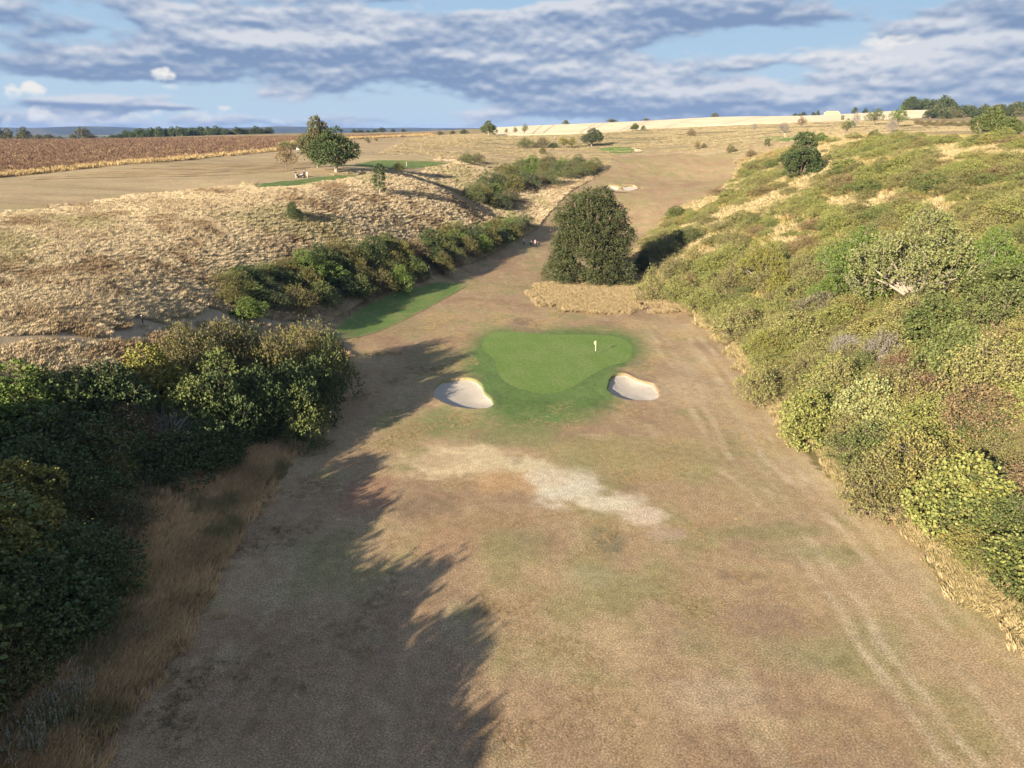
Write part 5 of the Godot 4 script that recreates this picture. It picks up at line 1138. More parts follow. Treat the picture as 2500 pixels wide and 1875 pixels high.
# Foliage made of twigs that leave the lobes of a crown and carry leaf-sized faces; bare wood below.
func make_kit(kind: String, variant: int) -> Dictionary:
	var key := "%s%d" % [kind, variant]
	if kits.has(key):
		return kits[key]
	var k: Dictionary = KINDS[kind]
	var r := RandomNumberGenerator.new()
	r.seed = hash(key)
	var leaves := Shape.new()
	var wood := Shape.new()
	var twigs := Shape.new()
	var half: float = k.wide * 0.5
	var tall: float = k.tall
	var clear: float = k.clear * tall
	var lobes := []
	for i in int(k.lobes):
		var a := i * 2.4 + r.randf()
		var q := sqrt((i + 0.4) / float(k.lobes))
		var f := q
		var hh := clear + (tall - clear) * (0.28 + 0.42 * r.randf()) * (1.12 - 0.55 * q * q)
		if k.form == "cone":
			hh = clear + (tall - clear) * r.randf()
			f = pow(maxf(0.02, 1.0 - pow(hh / tall, 2.5)), 0.55) * sqrt(r.randf_range(0.2, 1.0))
		elif k.form == "column":
			hh = clear + (tall - clear) * (0.12 + 0.7 * i / float(k.lobes))
			f = 0.35 * r.randf()
		var size: float = half * k.lobe * r.randf_range(0.8, 1.25)
		if k.form == "cone":
			size = half * k.lobe * lerpf(1.1, 0.7, hh / tall)
			hh = minf(hh, tall - size * 0.8)
		hh = clampf(hh, clear + size * 0.45, tall - size * 0.62)
		lobes.append([Vector3(cos(a) * half * f * (1.0 - k.lobe * 0.62), hh, sin(a) * half * f * (1.0 - k.lobe * 0.62)), Vector3(size, size * k.flat, size)])
	if k.form == "dome":
		lobes.append([Vector3(0, tall - half * k.lobe * 0.85, 0), Vector3(half * k.lobe, half * k.lobe * 0.8, half * k.lobe)])
	# wood
	var thick: float = k.trunk
	if clear > 0.3:
		var bend := Vector3(r.randf_range(-0.3, 0.3), 0, r.randf_range(-0.3, 0.3)) * clear * 0.3
		wood.tube(Vector3(0, -0.4, 0), bend * 0.5 + Vector3(0, clear * 0.6, 0), thick * 1.35, thick, 8)
		for i in 2 + int(k.form == "dome"):
			var a := i * 2.3 + r.randf()
			wood.tube(bend * 0.5 + Vector3(0, clear * 0.58, 0), Vector3(cos(a) * half * 0.22, clear + (tall - clear) * 0.35, sin(a) * half * 0.22), thick * 0.85, thick * 0.5, 7)
	for l in lobes:
		var from := Vector3(l[0].x * 0.25, clear + (l[0].y - clear) * 0.25, l[0].z * 0.25) if clear > 0.3 else Vector3(l[0].x * 0.02, -0.15, l[0].z * 0.02)
		var mid: Vector3 = from.lerp(l[0], 0.55) + Vector3(r.randf_range(-1, 1), r.randf_range(0, 1), r.randf_range(-1, 1)) * half * 0.06
		wood.tube(from, mid, thick * 0.6, thick * 0.4, 5)
		wood.tube(mid, l[0], thick * 0.4, thick * 0.18, 5)
	# twigs and leaves
	var gap := FastNoiseLite.new()
	gap.seed = hash(key) % 1000
	gap.frequency = 1.0 / (half * 0.38)
	var total := 0.0
	for l in lobes:
		total += l[1].x * l[1].x
	for l in lobes:
		var count := int(k.twigs * l[1].x * l[1].x / total)
		for t in count:
			var dir := Vector3(r.randfn(), r.randfn() + float(k.up), r.randfn()).normalized()
			var p: Vector3 = l[0] + dir * l[1] * (0.62 + 0.34 * sqrt(r.randf()))
			if p.y < clear * 0.75 or p.y < 0.02:
				continue
			if gap.get_noise_3dv(p) < k.gap:
				continue
			var deep := false
			for o in lobes:
				if o != l and ((p - o[0]) / o[1]).length() < 0.66:
					deep = true
					break
			if deep:
				continue
			var grow := (dir + Vector3(r.randfn(), r.randfn(), r.randfn()) * 0.45 + Vector3(0, float(k.rise), 0)).normalized()
			var lng: float = k.twig * r.randf_range(0.6, 1.4)
			var tone := r.randf_range(0.74, 1.22)
			var warm := r.randf_range(0.9, 1.14) if r.randf() < 0.9 else 1.45
			if k.stick > 0.0 and r.randf() < k.stick:
				twigs.tube(p - grow * lng * 0.6, p + grow * lng * 1.05, 0.022 * k.bough, 0.006 * k.bough, 3)
			for e in int(k.leaves):
				var f := (e + r.randf()) / float(k.leaves)
				var q := p + grow * lng * f + Vector3(0, float(k.droop) * f * f * lng, 0) + Vector3(r.randfn(), r.randfn(), r.randfn()) * float(k.leaf) * 0.35
				var ax := (grow * 0.5 + Vector3(r.randfn(), r.randfn() * 0.7 + float(k.droop) * 0.6, r.randfn()) * 0.75).normalized()
				var sd := ax.cross(Vector3(r.randfn(), r.randfn() + 1.2, r.randfn())).normalized()
				sd = ax.cross(sd)if r.randf() < 0.3 else sd
				var sz: float = k.leaf * r.randf_range(0.65, 1.35)
				var g := tone * r.randf_range(0.82, 1.18)
				leaves.leaf(q, ax * sz, sd * sz * float(k.slim), Color(g * warm, g, g * r.randf_range(0.8, 1.1)))
	kits[key] = {"leaves": leaves.mesh() if leaves.v.size() else null, "wood": wood.mesh(), "twigs": twigs.mesh() if twigs.v.size() else null, "tris": leaves.ix.size() / 3}
	return kits[key]


func plant(kind: String, tint: String, x: float, d: float, w: float, h: float, called: String, label: String, category: String, group: String) -> void:
	var k: Dictionary = KINDS[kind]
	var kit := make_kit(kind, rng.randi() % int(k.variants))
	var o := thing(called, at(x, d, -0.05), rng.randf() * TAU, label, category, group)
	o.scale = Vector3(w / k.wide, h / k.tall, w / k.wide)
	var treelike: bool = k.clear > 0.1
	if kit.leaves:
		obj("crown" if treelike else "foliage", kit.leaves, M["leaf_" + tint], o)
	var bark: Material = M.grey_twig if kind == "bare" else (M.pale_bark if kind in ["round", "ash", "slim"] else M.bark)
	obj("trunk" if treelike else "branches", kit.wood, bark, o)
	if kit.twigs:
		obj("twigs", kit.twigs, bark, o).set_meta("kind", "stuff")


func make_plants() -> void:
	for g in PLANTS:
		var p: Array = g[6]
		for i in range(0, p.size(), 4):
			plant(g[0], g[1], p[i], p[i + 1], p[i + 2], p[i + 3], g[2], g[3], g[4], g[5])
	# grey flowering stalks below the near hedge
	for s in STALKS:
		var sh := Shape.new()
		var heads := Shape.new()
		for k in 46:
			var a := rng.randf() * TAU
			var p := Vector3(cos(a), 0, sin(a)) * sqrt(rng.randf()) * 1.3
			var top := p * 1.25 + Vector3(0, rng.randf_range(0.9, 1.9), 0)
			sh.tube(p - Vector3(0, 0.2, 0), top, 0.014, 0.006, 3)
			for e in 9:
				var f := rng.randf_range(0.25, 0.95)
				var ax := Vector3(rng.randfn(), 0.5, rng.randfn()).normalized() * 0.2
				sh.leaf(p.lerp(top, f), ax, ax.cross(Vector3.UP).normalized() * 0.045, Color(0.12, 0.15, 0.07) * rng.randf_range(0.7, 1.3))
			for e in 8:
				var ax := Vector3(rng.randfn(), 1.2, rng.randfn()).normalized() * 0.1
				heads.leaf(top - Vector3(0, e * 0.04, 0), ax, ax.cross(Vector3(1, 0.2, 0.3)).normalized() * 0.04, Color(0.30, 0.27, 0.21) * rng.randf_range(0.7, 1.2))
		var o := thing("flowering_weed", at(s[0], s[1]), 0.0, "clump of grey headed flowering stalks below the near hedge", "plant", "flowering weeds below the near hedge")
		o.scale = Vector3.ONE * s[2]
		obj("stalks", sh.mesh(), M.blade, o)
		obj("flower_heads", heads.mesh(), M.blade, o)


func make_scrub() -> void:
	var spots := []
	var cell := {}
	var tries := 0
	while tries < 30000 and spots.size() < 1700:
		tries += 1
		var d := rng.randf_range(14.0, 318.0)
		var x := rng.randf_range(34.0, 152.0)
		var e := along(RIGHT_EDGE, d) + 0.6
		if x < e + 1.0 or x > 0.72 * d + 34.0 or height(x, d) > 28.6:
			continue
		var open := open_share(x, d)
		if open > 0.35 and rng.randf() < open * 1.05:
			continue
		var gap := lerpf(3.1, 3.4, smoothstep(0.0, 0.6, open)) * lerpf(1.0, 1.2, smoothstep(60.0, 220.0, d)) * rng.randf_range(0.75, 1.25)
		var key := Vector2i(int(x / 3.2), int(d / 3.2))
		var clash := false
		for i in range(-1, 2):
			for j in range(-1, 2):
				for s in cell.get(key + Vector2i(i, j), []):
					if Vector2(s.x - x, s.y - d).length() < gap:
						clash = true
		if clash:
			continue
		cell[key] = cell.get(key, []) + [Vector2(x, d)]
		spots.append([x, d, open])
	spots.sort_custom(func(a, b): return a[1] < b[1])
	var kinds := ["haw", "haw", "leaf", "dark", "haw"]
	var tints := ["thorn", "olivey", "scrub", "thorn", "scrub", "gold", "olivey", "leafy", "scrub", "thorn", "scrub", "brown", "leafy", "olivey", "gold", "scrub"]
	var words := {"thorn": "olive", "olivey": "pale olive", "scrub": "fresh green", "gold": "golden green", "leafy": "darker green", "brown": "brown tinged", "grey": "grey green"}
	var rest := {}
	var single := 0
	for k in spots.size():
		var s: Array = spots[k]
		var pick := clampf(n_big.get_noise_2d(s[0] * 2.2, s[1] * 2.2) * 0.9 + 0.5 + rng.randf_range(-0.3, 0.3), 0.0, 0.999)
		var tint: String = tints[int(pick * tints.size())]
		var kind: String = kinds[rng.randi() % kinds.size()]
		if tint == "brown" or tint == "grey":
			kind = "haw"
		elif kind == "dark" and tint != "leafy":
			kind = "haw"
		var w := 3.6 + 5.2 * pow(rng.randf(), 1.7)
		var h := w * rng.randf_range(0.46, 0.72) * lerpf(1.0, 0.62, clampf(s[2] + smoothstep(100.0, 180.0, s[1]) * 0.6, 0, 1))
		h *= lerpf(0.8, 1.0, smoothstep(0.5, 5.0, s[0] - along(RIGHT_EDGE, s[1])))
		if single < 285 and s[1] > 40.0 and s[0] < 0.70 * s[1] + 9.0:
			single += 1
			plant(kind, tint, s[0], s[1], w, h, "scrub_bush", "%s thorn bush in the dense scrub on the slope beside the fairway" % words[tint], "bush", "scrub bushes on the slope")
		else:
			var key := "%s %d" % [kind, rng.randi() % int(KINDS[kind].variants)]
			var c: Array = TINTS[tint]
			rest[key] = rest.get(key, []) + [[at(s[0], s[1], -0.05), w / KINDS[kind].wide, h / KINDS[kind].tall, Color(c[0], c[1], c[2])]]
	M.scrub_leaf = leaf_mat(Color(1, 1, 1), 0.0)
	M.scrub_leaf.backlight = Color(0.045, 0.045, 0.012).linear_to_srgb()
	for key in rest:
		var parts: PackedStringArray = key.split(" ")
		scatter("upper_scrub", "mass of olive scrub covering the upper part of the slope", "scrub", make_kit(parts[0], int(parts[1])).leaves, M.scrub_leaf, rest[key])


# ------------------------------------------------------------------ things of the golf course
func make_course_things() -> void:
	M.white = mat(Color(0.80, 0.79, 0.75), 0.5)
	M.yellow = mat(Color(0.72, 0.62, 0.26), 0.7)
	M.black = mat(Color(0.02, 0.02, 0.022), 0.6)
	M.wood_post = mat(Color(0.05, 0.04, 0.035), 0.9)
	M.steel = mat(Color(0.35, 0.35, 0.36), 0.35)
	M.straw_bale = mat(Color(0.40, 0.335, 0.23), 0.95)
	M.red_flag = mat(Color(0.5, 0.08, 0.06), 0.7)
	flagstick(at(12.6, 106.6, 0.07), 2.25, M.yellow, "white flagstick with yellow flag standing in the near green")
	flagstick(at(129.3, 368.1, 0.3), 2.3, M.yellow, "far yellow flagged stick on the small green beyond the scrub")
	flagstick(at(-36.0, 262.0, 0.2), 2.2, M.red_flag, "thin flagstick on the shaded green of the plateau")
	for p in [[-45.8, 88.8, 1.0, "dark wooden post beside the worn terrace path"], [-29.1, 128.6, 0.9, "dark post at the shaded edge of the green tee strip"], [-23.1, 143.3, 0.8, "short dark post at the far end of the tee strip"], [-47.1, 188.9, 0.8, "thin dark post at the edge of the plateau tee"], [-40.8, 202.0, 0.8, "thin dark post at the far end of the plateau tee"]]:
		var o := thing("marker_post", at(p[0], p[1]), 0.3, p[3], "post")
		var sh := Shape.new()
		sh.tube(Vector3(0, -0.2, 0), Vector3(0, p[2], 0), 0.07, 0.065, 8)
		sh.cap(Vector3(0, p[2], 0), Vector3.UP, 0.065)
		obj("post", sh.mesh(), M.wood_post, o)
		var cp := Shape.new()
		cp.tube(Vector3(0, p[2] - 0.18, 0), Vector3(0, p[2] - 0.08, 0), 0.074, 0.074, 8)
		obj("band", cp.mesh(), M.white, o)
	# tee ball marker, white sign, white box
	var tm := thing("tee_marker", at(-46.5, 197.0, 0.16), 0.0, "small dark green ball marker on the plateau tee", "tee marker")
	var ball := SphereMesh.new()
	ball.radius = 0.16
	ball.height = 0.3
	obj("ball", ball, mat(Color(0.04, 0.12, 0.03)), tm).position.y = 0.14
	var pin := Shape.new()
	pin.tube(Vector3(0, -0.2, 0), Vector3(0, 0.1, 0), 0.03, 0.03, 6)
	obj("pin", pin.mesh(), M.black, tm)
	var sg := thing("marker_sign", at(51.9, 237.7), 0.25, "white marker board at the edge of the scrub above the huge tree", "sign")
	var board := Shape.new()
	board.box(Vector3(-0.28, 0.45, -0.04), Vector3(0.28, 1.25, 0.04), 0.03)
	obj("board", board.mesh(), M.white, sg)
	for s in [-0.18, 0.18]:
		var leg := Shape.new()
		leg.tube(Vector3(s, -0.2, 0), Vector3(s, 0.46, 0), 0.04, 0.04, 6)
		obj("leg", leg.mesh(), M.wood_post, sg)
	var bxn := thing("storage_box", at(-99.7, 360.6), 0.2, "white box standing beside the low green bush on the plateau", "box")
	var bb := Shape.new()
	bb.box(Vector3(-0.75, -0.1, -0.5), Vector3(0.75, 0.9, 0.5), 0.05)
	obj("body", bb.mesh(), M.white, bxn)
	var ld := Shape.new()
	ld.box(Vector3(-0.8, 0.903, -0.55), Vector3(0.8, 1.02, 0.55), 0.04)
	obj("lid", ld.mesh(), M.white, bxn)
	# straw stack beyond the wheat
	var st := thing("straw_stack", at(STACK[0], STACK[1], 0.0), 0.12, "long stack of golden straw bales on the skyline beyond the wheat", "straw stack")
	for row in 4:
		for k in 8:
			if row == 3 and (k == 0 or k == 7):
				continue
			var bl := Shape.new()
			bl.box(Vector3(-1.22, 0, -1.2), Vector3(1.22, 1.25, 1.2), 0.12)
			var b := obj("bale", bl.mesh(), M.straw_bale, st)
			b.position = Vector3((k - 3.5) * 2.5 + (0.3 if row % 2 else 0.0), row * 1.27 - 0.2, rng.randf_range(-0.15, 0.15))
	# two white gabled houses in the lowland trees
	for q in [[-690.0, 1120.0, 0.3], [-660.0, 1128.0, -0.5], [-720.0, 1130.0, 0.9]]:
		house(q[0], q[1], q[2])


func flagstick(where: Vector3, tall: float, cloth: Material, label: String) -> void:
	var o := thing("flagstick", where, 0.0, label, "flagstick")
	var lo := Shape.new()
	lo.tube(Vector3(0, -0.15, 0), Vector3(0, 0.62, 0), 0.022, 0.022, 8)
	obj("lower_pole", lo.mesh(), M.black, o)
	var hi := Shape.new()
	hi.tube(Vector3(0, 0.62, 0), Vector3(0, tall, 0), 0.036, 0.03, 8)
	hi.cap(Vector3(0, tall, 0), Vector3.UP, 0.03)
	obj("pole", hi.mesh(), M.white, o)
	var f := Shape.new()
	for k in 6:
		for e in 2:
			var t := (k + e) / 6.0
			var z := sin(t * 5.0) * 0.07
			var drop := t * t * 0.25
			f.v.append_array([Vector3(-t * 0.26, tall - 0.03 - drop, z), Vector3(-t * 0.22, tall - 0.36 - drop * 1.2, z * 0.6)])
			f.n.append_array([Vector3.BACK, Vector3.BACK])
			f.c.append_array([Color.WHITE, Color.WHITE])
		var i := k * 4
		f.ix.append_array([i, i + 1, i + 2, i + 2, i + 1, i + 3])
	obj("flag", smooth(f), cloth, o)


func house(x: float, d: float, turn: float) -> void:
	var o := thing("house", at(x, d), turn, "small white gabled house among the lowland trees", "house", "white houses in the lowland")
	var w := Shape.new()
	w.box(Vector3(-4, -1, -5), Vector3(4, 6.5, 5), 0.05)
	for s in [-1.0, 1.0]:
		w.tri(Vector3(-4, 6.45, 5.0 * s), Vector3(0, 11, 5.0 * s), Vector3(4, 6.45, 5.0 * s), Color.WHITE)
	obj("wall", w.mesh(), M.white, o)
	var r := Shape.new()
	for s in [-1.0, 1.0]:
		var p := [Vector3(4.5 * s, 6.0, -5.4), Vector3(4.5 * s, 6.0, 5.4), Vector3(0, 11.2, 5.4), Vector3(0, 11.2, -5.4)]
		r.tri(p[0], p[1], p[2], Color.WHITE)
		r.tri(p[0], p[2], p[3], Color.WHITE)
	obj("roof", r.mesh(), mat(Color(0.10, 0.08, 0.07)), o)
	for y in [1.2, 4.0]:
		for s in [-2.0, 2.0]:
			var g := Shape.new()
			g.box(Vector3(s - 0.6, y, 4.96), Vector3(s + 0.6, y + 1.3, 5.06), 0.02)
			obj("window", g.mesh(), mat(Color(0.05, 0.06, 0.08), 0.2), o)


# ------------------------------------------------------------------ people
# A body is one surface: a smooth union of tapered capsules, meshed as surface nets. bones: [from, to, r0, r1, colour]
func body(bones: Array, cell := 0.022) -> ArrayMesh:
	var lo := Vector3(9, 9, 9)
	var hi := -lo
	for b in bones:
		var r := maxf(b[2], b[3]) + 0.05
		lo = lo.min(b[0].min(b[1]) - Vector3.ONE * r)
		hi = hi.max(b[0].max(b[1]) + Vector3.ONE * r)
	var nx := int((hi.x - lo.x) / cell) + 2
	var ny := int((hi.y - lo.y) / cell) + 2
	var nz := int((hi.z - lo.z) / cell) + 2
	var val := PackedFloat32Array()
	val.resize(nx * ny * nz)
	val.fill(1.0)
	var who := PackedByteArray()
	who.resize(nx * ny * nz)
	var best := PackedFloat32Array()
	best.resize(nx * ny * nz)
	best.fill(9.0)
	for bi in bones.size():
		var b: Array = bones[bi]
		var p: Vector3 = b[0]
		var q: Vector3 = b[1]
		var r := maxf(b[2], b[3]) + 0.06
		var a0 := ((p.min(q) - Vector3.ONE * r - lo) / cell).floor()
		var a1 := ((p.max(q) + Vector3.ONE * r - lo) / cell).ceil()
		var ax := q - p
		var ll := maxf(ax.length_squared(), 1e-6)
		for z in range(maxi(0, int(a0.z)), mini(nz, int(a1.z) + 1)):
			for y in range(maxi(0, int(a0.y)), mini(ny, int(a1.y) + 1)):
				for x in range(maxi(0, int(a0.x)), mini(nx, int(a1.x) + 1)):
					var c := lo + Vector3(x, y, z) * cell
					var t := clampf((c - p).dot(ax) / ll, 0.0, 1.0)
					var dist := (c - p - ax * t).length() - lerpf(b[2], b[3], t)
					var i := (z * ny + y) * nx + x
					var kk := clampf(0.5 + 0.5 * (val[i] - dist) / 0.03, 0.0, 1.0)
					val[i] = lerpf(val[i], dist, kk) - 0.03 * kk * (1.0 - kk)
					if dist < best[i]:
						best[i] = dist
						who[i] = bi
	var sh := Shape.new()
	var id := {}
	for z in nz - 1:
		for y in ny - 1:
			for x in nx - 1:
				var i := (z * ny + y) * nx + x
				var sum := Vector3.ZERO
				var count := 0
				var inside := 0
				var corner := [i, i + 1, i + nx, i + nx + 1, i + nx * ny, i + nx * ny + 1, i + nx * ny + nx, i + nx * ny + nx + 1]
				for e in 8:
					if val[corner[e]] < 0.0:
						inside += 1
				if inside == 0 or inside == 8:
					continue
				for e in [[0, 1], [2, 3], [4, 5], [6, 7], [0, 2], [1, 3], [4, 6], [5, 7], [0, 4], [1, 5], [2, 6], [3, 7]]:
					var va := val[corner[e[0]]]
					var vb := val[corner[e[1]]]
					if (va < 0.0) != (vb < 0.0):
						var t := va / (va - vb)
						sum += Vector3(e[0] & 1, (e[0] >> 1) & 1, (e[0] >> 2) & 1).lerp(Vector3(e[1] & 1, (e[1] >> 1) & 1, (e[1] >> 2) & 1), t)
						count += 1
				id[i] = sh.v.size()
				sh.v.append(lo + (Vector3(x, y, z) + sum / count) * cell)
				sh.n.append(Vector3.UP)
				sh.c.append(bones[who[i]][4])
	for z in range(1, nz - 1):
		for y in range(1, ny - 1):
			for x in range(1, nx - 1):
				var i := (z * ny + y) * nx + x
				for e in [[1, nx, nx * ny], [nx, nx * ny, 1], [nx * ny, 1, nx]]:
					if (val[i] < 0.0) != (val[i + e[0]] < 0.0):
						var a = id.get(i)
						var b = id.get(i - e[1])
						var c = id.get(i - e[1] - e[2])
						var f = id.get(i - e[2])
						if a == null or b == null or c == null or f == null:
							continue
						if val[i] < 0.0:
							sh.ix.append_array([a, c, b, a, f, c])
						else:
							sh.ix.append_array([a, b, c, a, c, f])
	return smooth(sh)


# Standing figure. stride: half the distance between the feet, reach: right hand, lean: bend of the back forward (towards -z of the figure)
func person(x: float, d: float, turn: float, tall: float, top: Color, legs: Color, hat, label: String, lean := 0.05, reach := Vector3(0.30, 0.80, -0.12), stride := 0.10, shorts := false, cell := 0.024) -> void:
	var skin := Color(0.45, 0.27, 0.19)
	var shoe := Color(0.55, 0.53, 0.50)
	var k := tall / 1.75
	var hip := Vector3(0, 0.92, 0)
	var chest := Vector3(0, 1.30, -lean)
	var neck := Vector3(0, 1.47, -lean * 1.5)
	var head := Vector3(0, 1.63, -lean * 1.9 - 0.01)
	var b := []
	b.append([hip, Vector3(0, 1.10, -lean * 0.5), 0.145, 0.13, legs if not shorts else legs])
	b.append([Vector3(0, 1.08, -lean * 0.45), chest, 0.135, 0.15, top])
	b.append([chest + Vector3(-0.13, 0.09, 0), chest + Vector3(0.13, 0.09, 0), 0.095, 0.095, top])
	b.append([chest + Vector3(0, 0.1, 0), neck, 0.075, 0.055, skin])
	b.append([head + Vector3(0, -0.035, -0.02), head + Vector3(0, 0.03, 0.012), 0.078, 0.098, skin])
	b.append([head + Vector3(0, -0.01, -0.095), head + Vector3(0, -0.03, -0.108), 0.012, 0.016, skin])
	for s in [-1.0, 1.0]:
		var knee := Vector3(s * 0.10, 0.50, -0.05 - s * stride * 0.4)
		var ankle := Vector3(s * 0.11, 0.09, s * stride)
		b.append([hip + Vector3(s * 0.085, -0.03, 0), knee, 0.088, 0.062, legs])
		b.append([knee, ankle, 0.060, 0.040, skin if shorts else legs])
		b.append([ankle + Vector3(0, -0.04, 0.03), ankle + Vector3(s * 0.02, -0.055, -0.17), 0.042, 0.034, shoe])
		var sh := chest + Vector3(s * 0.19, 0.08, 0)
		var hand := Vector3(reach.x * s, reach.y, reach.z) if s > 0 else Vector3(-0.27, 0.80, -0.06)
		var elbow := (sh + hand) * 0.5 + Vector3(s * 0.05, -0.02, 0.08)
		b.append([sh, elbow, 0.055, 0.042, top])
		b.append([elbow, hand, 0.040, 0.027, skin])
		var go := (hand - elbow).normalized()
		b.append([hand, hand + go * 0.07, 0.032, 0.028, skin])
		for f in 4:
			var root := hand + go * 0.07 + Vector3(0, 0, (f - 1.5) * 0.018)
			b.append([root, root + go * [0.055, 0.07, 0.065, 0.05][f] - Vector3(s * 0.02, 0, 0), 0.010, 0.008, skin])
		b.append([hand + Vector3(0, 0, -0.025), hand + go * 0.05 + Vector3(0, 0, -0.055), 0.012, 0.009, skin])
	var o := thing("person", at(x, d), turn, label, "person")
	o.scale = Vector3.ONE * k
	obj("body", body(b, cell), M.blade_solid, o)
	var hair := Shape.new()
	var rows := 6
	for j in rows + 1:
		for i in 13:
			var th := j / float(rows) * PI * 0.52
			var ph := i / 12.0 * TAU
			hair.v.append(head + Vector3(0, 0.045, 0.01) + Vector3(sin(th) * cos(ph) * 0.106, cos(th) * 0.098, sin(th) * sin(ph) * 0.118))
			hair.n.append(Vector3.UP)
	for j in rows:
		for i in 12:
			var q := j * 13 + i
			hair.ix.append_array([q, q + 1, q + 13, q + 1, q + 14, q + 13])
	if hat == null:
		obj("hair", smooth(hair), mat(Color(0.10, 0.07, 0.05)), o)
	else:
		var cap := smooth(hair)
		var hm := mat(hat)
		var hn := obj("cap", cap, hm, o)
		var peak := Shape.new()
		peak.box(head + Vector3(-0.075, 0.035, -0.20), head + Vector3(0.075, 0.052, -0.08), 0.02)
		obj("peak", peak.mesh(), hm, hn)
	for s in [-1.0, 1.0]:
		var eye := SphereMesh.new()
		eye.radius = 0.012
		eye.height = 0.022
		eye.radial_segments = 8
		eye.rings = 4
		obj("eye", eye, M.black, o).position = head + Vector3(s * 0.034, 0.008, -0.094)


func trolley(x: float, d: float, turn: float, bag: Color, top: Color, label: String) -> void:
	var o := thing("golf_trolley", at(x, d), turn, label, "golf trolley")
	for s in [-1.0, 1.0]:
		var w := Shape.new()
		w.tube(Vector3(s * 0.30 - 0.03, 0.15, 0.1), Vector3(s * 0.30 + 0.03, 0.15, 0.1), 0.15, 0.15, 14)
		w.cap(Vector3(s * 0.30 - 0.03, 0.15, 0.1), Vector3.LEFT, 0.15, 14)
		w.cap(Vector3(s * 0.30 + 0.03, 0.15, 0.1), Vector3.RIGHT, 0.15, 14)
		obj("wheel", w.mesh(), M.black, o)
	var fw := Shape.new()
	fw.tube(Vector3(-0.03, 0.10, -0.55), Vector3(0.03, 0.10, -0.55), 0.10, 0.10, 12)
	obj("wheel", fw.mesh(), M.black, o)
	var fr := Shape.new()
	fr.tube(Vector3(-0.30, 0.15, 0.1), Vector3(0.30, 0.15, 0.1), 0.02, 0.02, 6)
	fr.tube(Vector3(0, 0.14, -0.5), Vector3(0, 0.35, 0.15), 0.022, 0.022, 6)
	fr.tube(Vector3(0, 0.35, 0.15), Vector3(0, 1.02, 0.50), 0.02, 0.018, 6)
	fr.tube(Vector3(-0.12, 1.02, 0.50), Vector3(0.12, 1.02, 0.50), 0.02, 0.02, 6)
	obj("frame", fr.mesh(), M.steel, o)
	var bg := Shape.new()
	var ax := Vector3(0, 0.83, 0.36)
	bg.tube(Vector3(0, 0.20, -0.22), Vector3(0, 0.20, -0.22) + ax, 0.13, 0.15, 12)
	bg.cap(Vector3(0, 0.20, -0.22), -ax.normalized(), 0.13, 12)
	bg.box(Vector3(-0.09, 0.38, -0.36), Vector3(0.09, 0.75, -0.20), 0.03)
	obj("bag", bg.mesh(), mat(bag, 0.7), o)
	var col := Shape.new()
	col.tube(Vector3(0, 1.03, 0.14), Vector3(0, 1.08, 0.16), 0.158, 0.158, 12)
	col.cap(Vector3(0, 1.08, 0.16), Vector3(0, 0.9, 0.4).normalized(), 0.158, 12)
	obj("collar", col.mesh(), mat(top, 0.7), o)
	for k in 7:
		var c := Shape.new()
		var p := Vector3(cos(k * 0.9) * 0.09, 1.05, 0.15 + sin(k * 0.9) * 0.09)
		var q := p + Vector3(cos(k * 0.9) * 0.03, 0.22 + 0.03 * (k % 3), 0.09)
		c.tube(p, q, 0.007, 0.007, 5)
		c.tube(q - Vector3(0.03, 0, 0.01), q + Vector3(0.05, 0.02, -0.01), 0.022, 0.03, 6)
		obj("club", c.mesh(), M.steel, o)


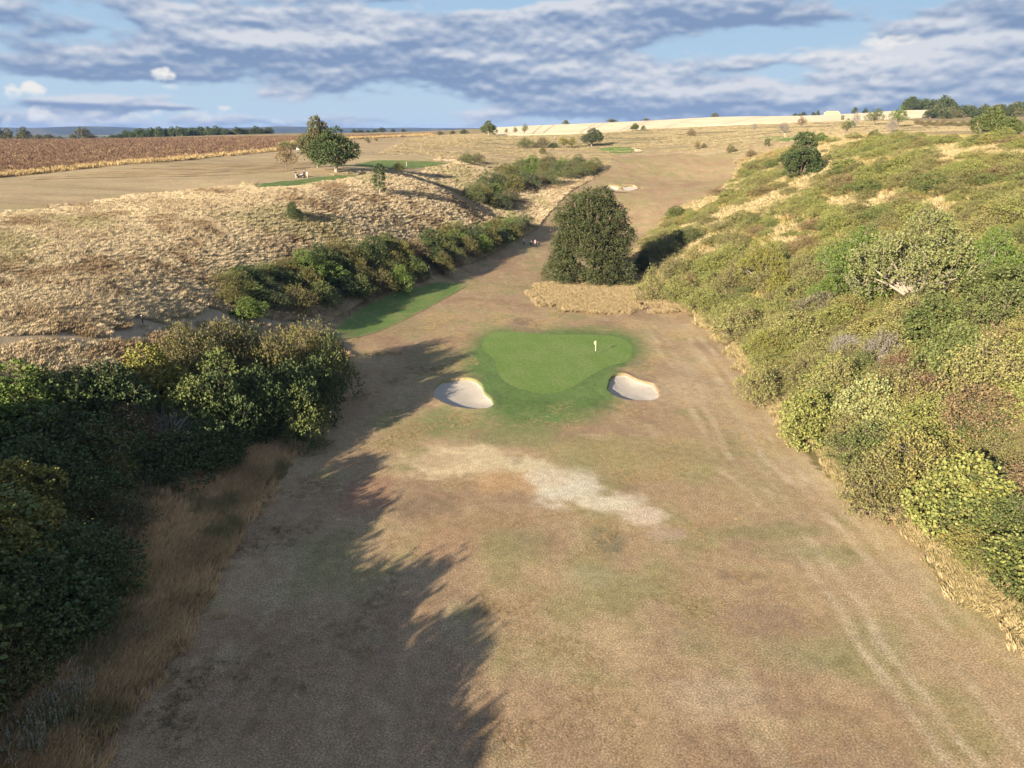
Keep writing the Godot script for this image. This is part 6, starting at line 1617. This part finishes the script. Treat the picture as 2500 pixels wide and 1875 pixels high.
func golf_cart(x: float, d: float, turn: float, label: String) -> void:
	var o := thing("golf_cart", at(x, d), turn, label, "golf cart")
	var black := mat(Color(0.035, 0.035, 0.04), 0.5)
	for s in [[-0.75, -0.48], [0.75, -0.48], [-0.75, 0.48], [0.75, 0.48]]:
		var w := Shape.new()
		for e in 2:
			w.tube(Vector3(s[0], 0.22, s[1] - 0.08), Vector3(s[0], 0.22, s[1] + 0.08), 0.22, 0.22, 16)
		w.cap(Vector3(s[0], 0.22, s[1] - 0.08), Vector3.FORWARD, 0.22, 16)
		w.cap(Vector3(s[0], 0.22, s[1] + 0.08), Vector3.BACK, 0.22, 16)
		var wn := obj("wheel", w.mesh(), M.black, o)
		var rim := Shape.new()
		var face: float = s[1] + 0.083 * signf(s[1])
		rim.cap(Vector3(s[0], 0.22, face), Vector3(0, 0, signf(s[1])), 0.11, 12)
		obj("rim", rim.mesh(), M.steel, wn)
	var bodyc := Shape.new()
	bodyc.box(Vector3(-1.15, 0.24, -0.52), Vector3(1.15, 0.42, 0.52), 0.06)
	bodyc.box(Vector3(-1.20, 0.423, -0.50), Vector3(-0.62, 0.80, 0.50), 0.10)
	bodyc.box(Vector3(0.15, 0.423, -0.50), Vector3(1.15, 0.66, 0.50), 0.08)
	obj("body", bodyc.mesh(), black, o)
	var seat := Shape.new()
	seat.box(Vector3(0.10, 0.663, -0.48), Vector3(0.62, 0.78, 0.48), 0.05)
	obj("seat", seat.mesh(), mat(Color(0.60, 0.57, 0.52), 0.7), o)
	var back := Shape.new()
	back.box(Vector3(0.60, 0.80, -0.48), Vector3(0.72, 1.18, 0.48), 0.04)
	obj("backrest", back.mesh(), mat(Color(0.60, 0.57, 0.52), 0.7), o)
	var wheel := Shape.new()
	wheel.tube(Vector3(-0.55, 0.62, -0.22), Vector3(-0.28, 0.98, -0.22), 0.02, 0.02, 6)
	for k in 12:
		var a := TAU * k / 12.0
		var b := TAU * (k + 1) / 12.0
		var mid := Vector3(-0.28, 0.98, -0.22)
		wheel.tube(mid + Vector3(cos(a) * 0.08, cos(a) * 0.14, sin(a) * 0.17), mid + Vector3(cos(b) * 0.08, cos(b) * 0.14, sin(b) * 0.17), 0.016, 0.016, 5)
	obj("steering_wheel", wheel.mesh(), M.black, o)
	for s in [-0.24, 0.24]:
		var bag := Shape.new()
		bag.tube(Vector3(0.95, 0.62, s), Vector3(1.05, 1.45, s), 0.14, 0.15, 10)
		bag.cap(Vector3(1.05, 1.45, s), Vector3.UP, 0.15, 10)
		var bn := obj("golf_bag", bag.mesh(), mat(Color(0.10, 0.09, 0.10) if s < 0 else Color(0.05, 0.05, 0.12), 0.7), o)
		var cl := Shape.new()
		for k in 6:
			var p := Vector3(1.05 + cos(k) * 0.09, 1.42, s + sin(k) * 0.09)
			cl.tube(p, p + Vector3(0.04, 0.28 + 0.04 * (k % 2), 0), 0.01, 0.01, 5)
			cl.tube(p + Vector3(0.01, 0.3, 0), p + Vector3(0.08, 0.33, 0), 0.025, 0.03, 6)
		obj("clubs", cl.mesh(), M.steel, bn)


func make_people() -> void:
	M.blade_solid = StandardMaterial3D.new()
	M.blade_solid.vertex_color_use_as_albedo = true
	M.blade_solid.roughness = 0.85
	person(3.4, 209.8, 0.4, 1.72, Color(0.42, 0.37, 0.52), Color(0.015, 0.015, 0.02), Color(0.60, 0.56, 0.62), "person in lilac top and black trousers walking beside the hedge shadow", 0.04, Vector3(0.28, 0.82, -0.15), 0.14)
	person(6.6, 212.9, -0.5, 1.70, Color(0.62, 0.28, 0.30), Color(0.55, 0.50, 0.46), Color(0.45, 0.05, 0.07), "person in pink top and red cap between two golf trolleys", 0.12, Vector3(0.33, 0.95, -0.25), 0.08)
	trolley(5.4, 212.2, 0.6, Color(0.02, 0.02, 0.024), Color(0.65, 0.65, 0.62), "black golf trolley with white topped bag beside the pink top", )
	trolley(7.5, 212.6, -0.3, Color(0.03, 0.03, 0.03), Color(0.04, 0.04, 0.05), "all black golf trolley and bag with long shadow")
	golf_cart(-54.3, 195.8, 0.1, "dark open golf cart with two bags beside the plateau tee")
	person(-55.0, 194.6, 0.9, 1.74, Color(0.04, 0.04, 0.08), Color(0.58, 0.54, 0.52), Color(0.03, 0.03, 0.05), "person in dark top and pale trousers in front of the golf cart", 0.10, Vector3(0.26, 0.95, -0.3), 0.06)
	person(-52.3, 195.0, -0.9, 1.78, Color(0.72, 0.70, 0.66), Color(0.50, 0.45, 0.38), null, "person in white shirt and beige trousers behind the golf cart", 0.06, Vector3(0.30, 0.85, -0.2), 0.10)
	person(121.2, 542.2, 0.2, 1.75, Color(0.65, 0.63, 0.60), Color(0.05, 0.05, 0.08), null, "tiny pale shirted person on the far slope below the wheat", 0.04, Vector3(0.3, 0.8, -0.12), 0.1, false, 0.05)
	person(5.6, 528.1, 1.2, 1.75, Color(0.10, 0.10, 0.14), Color(0.06, 0.06, 0.07), null, "tiny dark clothed person near the wheat field corner", 0.04, Vector3(0.3, 0.8, -0.12), 0.1, false, 0.05)
	person(26.9, 485.0, 0.8, 1.75, Color(0.70, 0.69, 0.66), Color(0.62, 0.60, 0.56), null, "tiny person in white on the pale ground above the saplings", 0.04, Vector3(0.3, 0.8, -0.12), 0.1, false, 0.05)
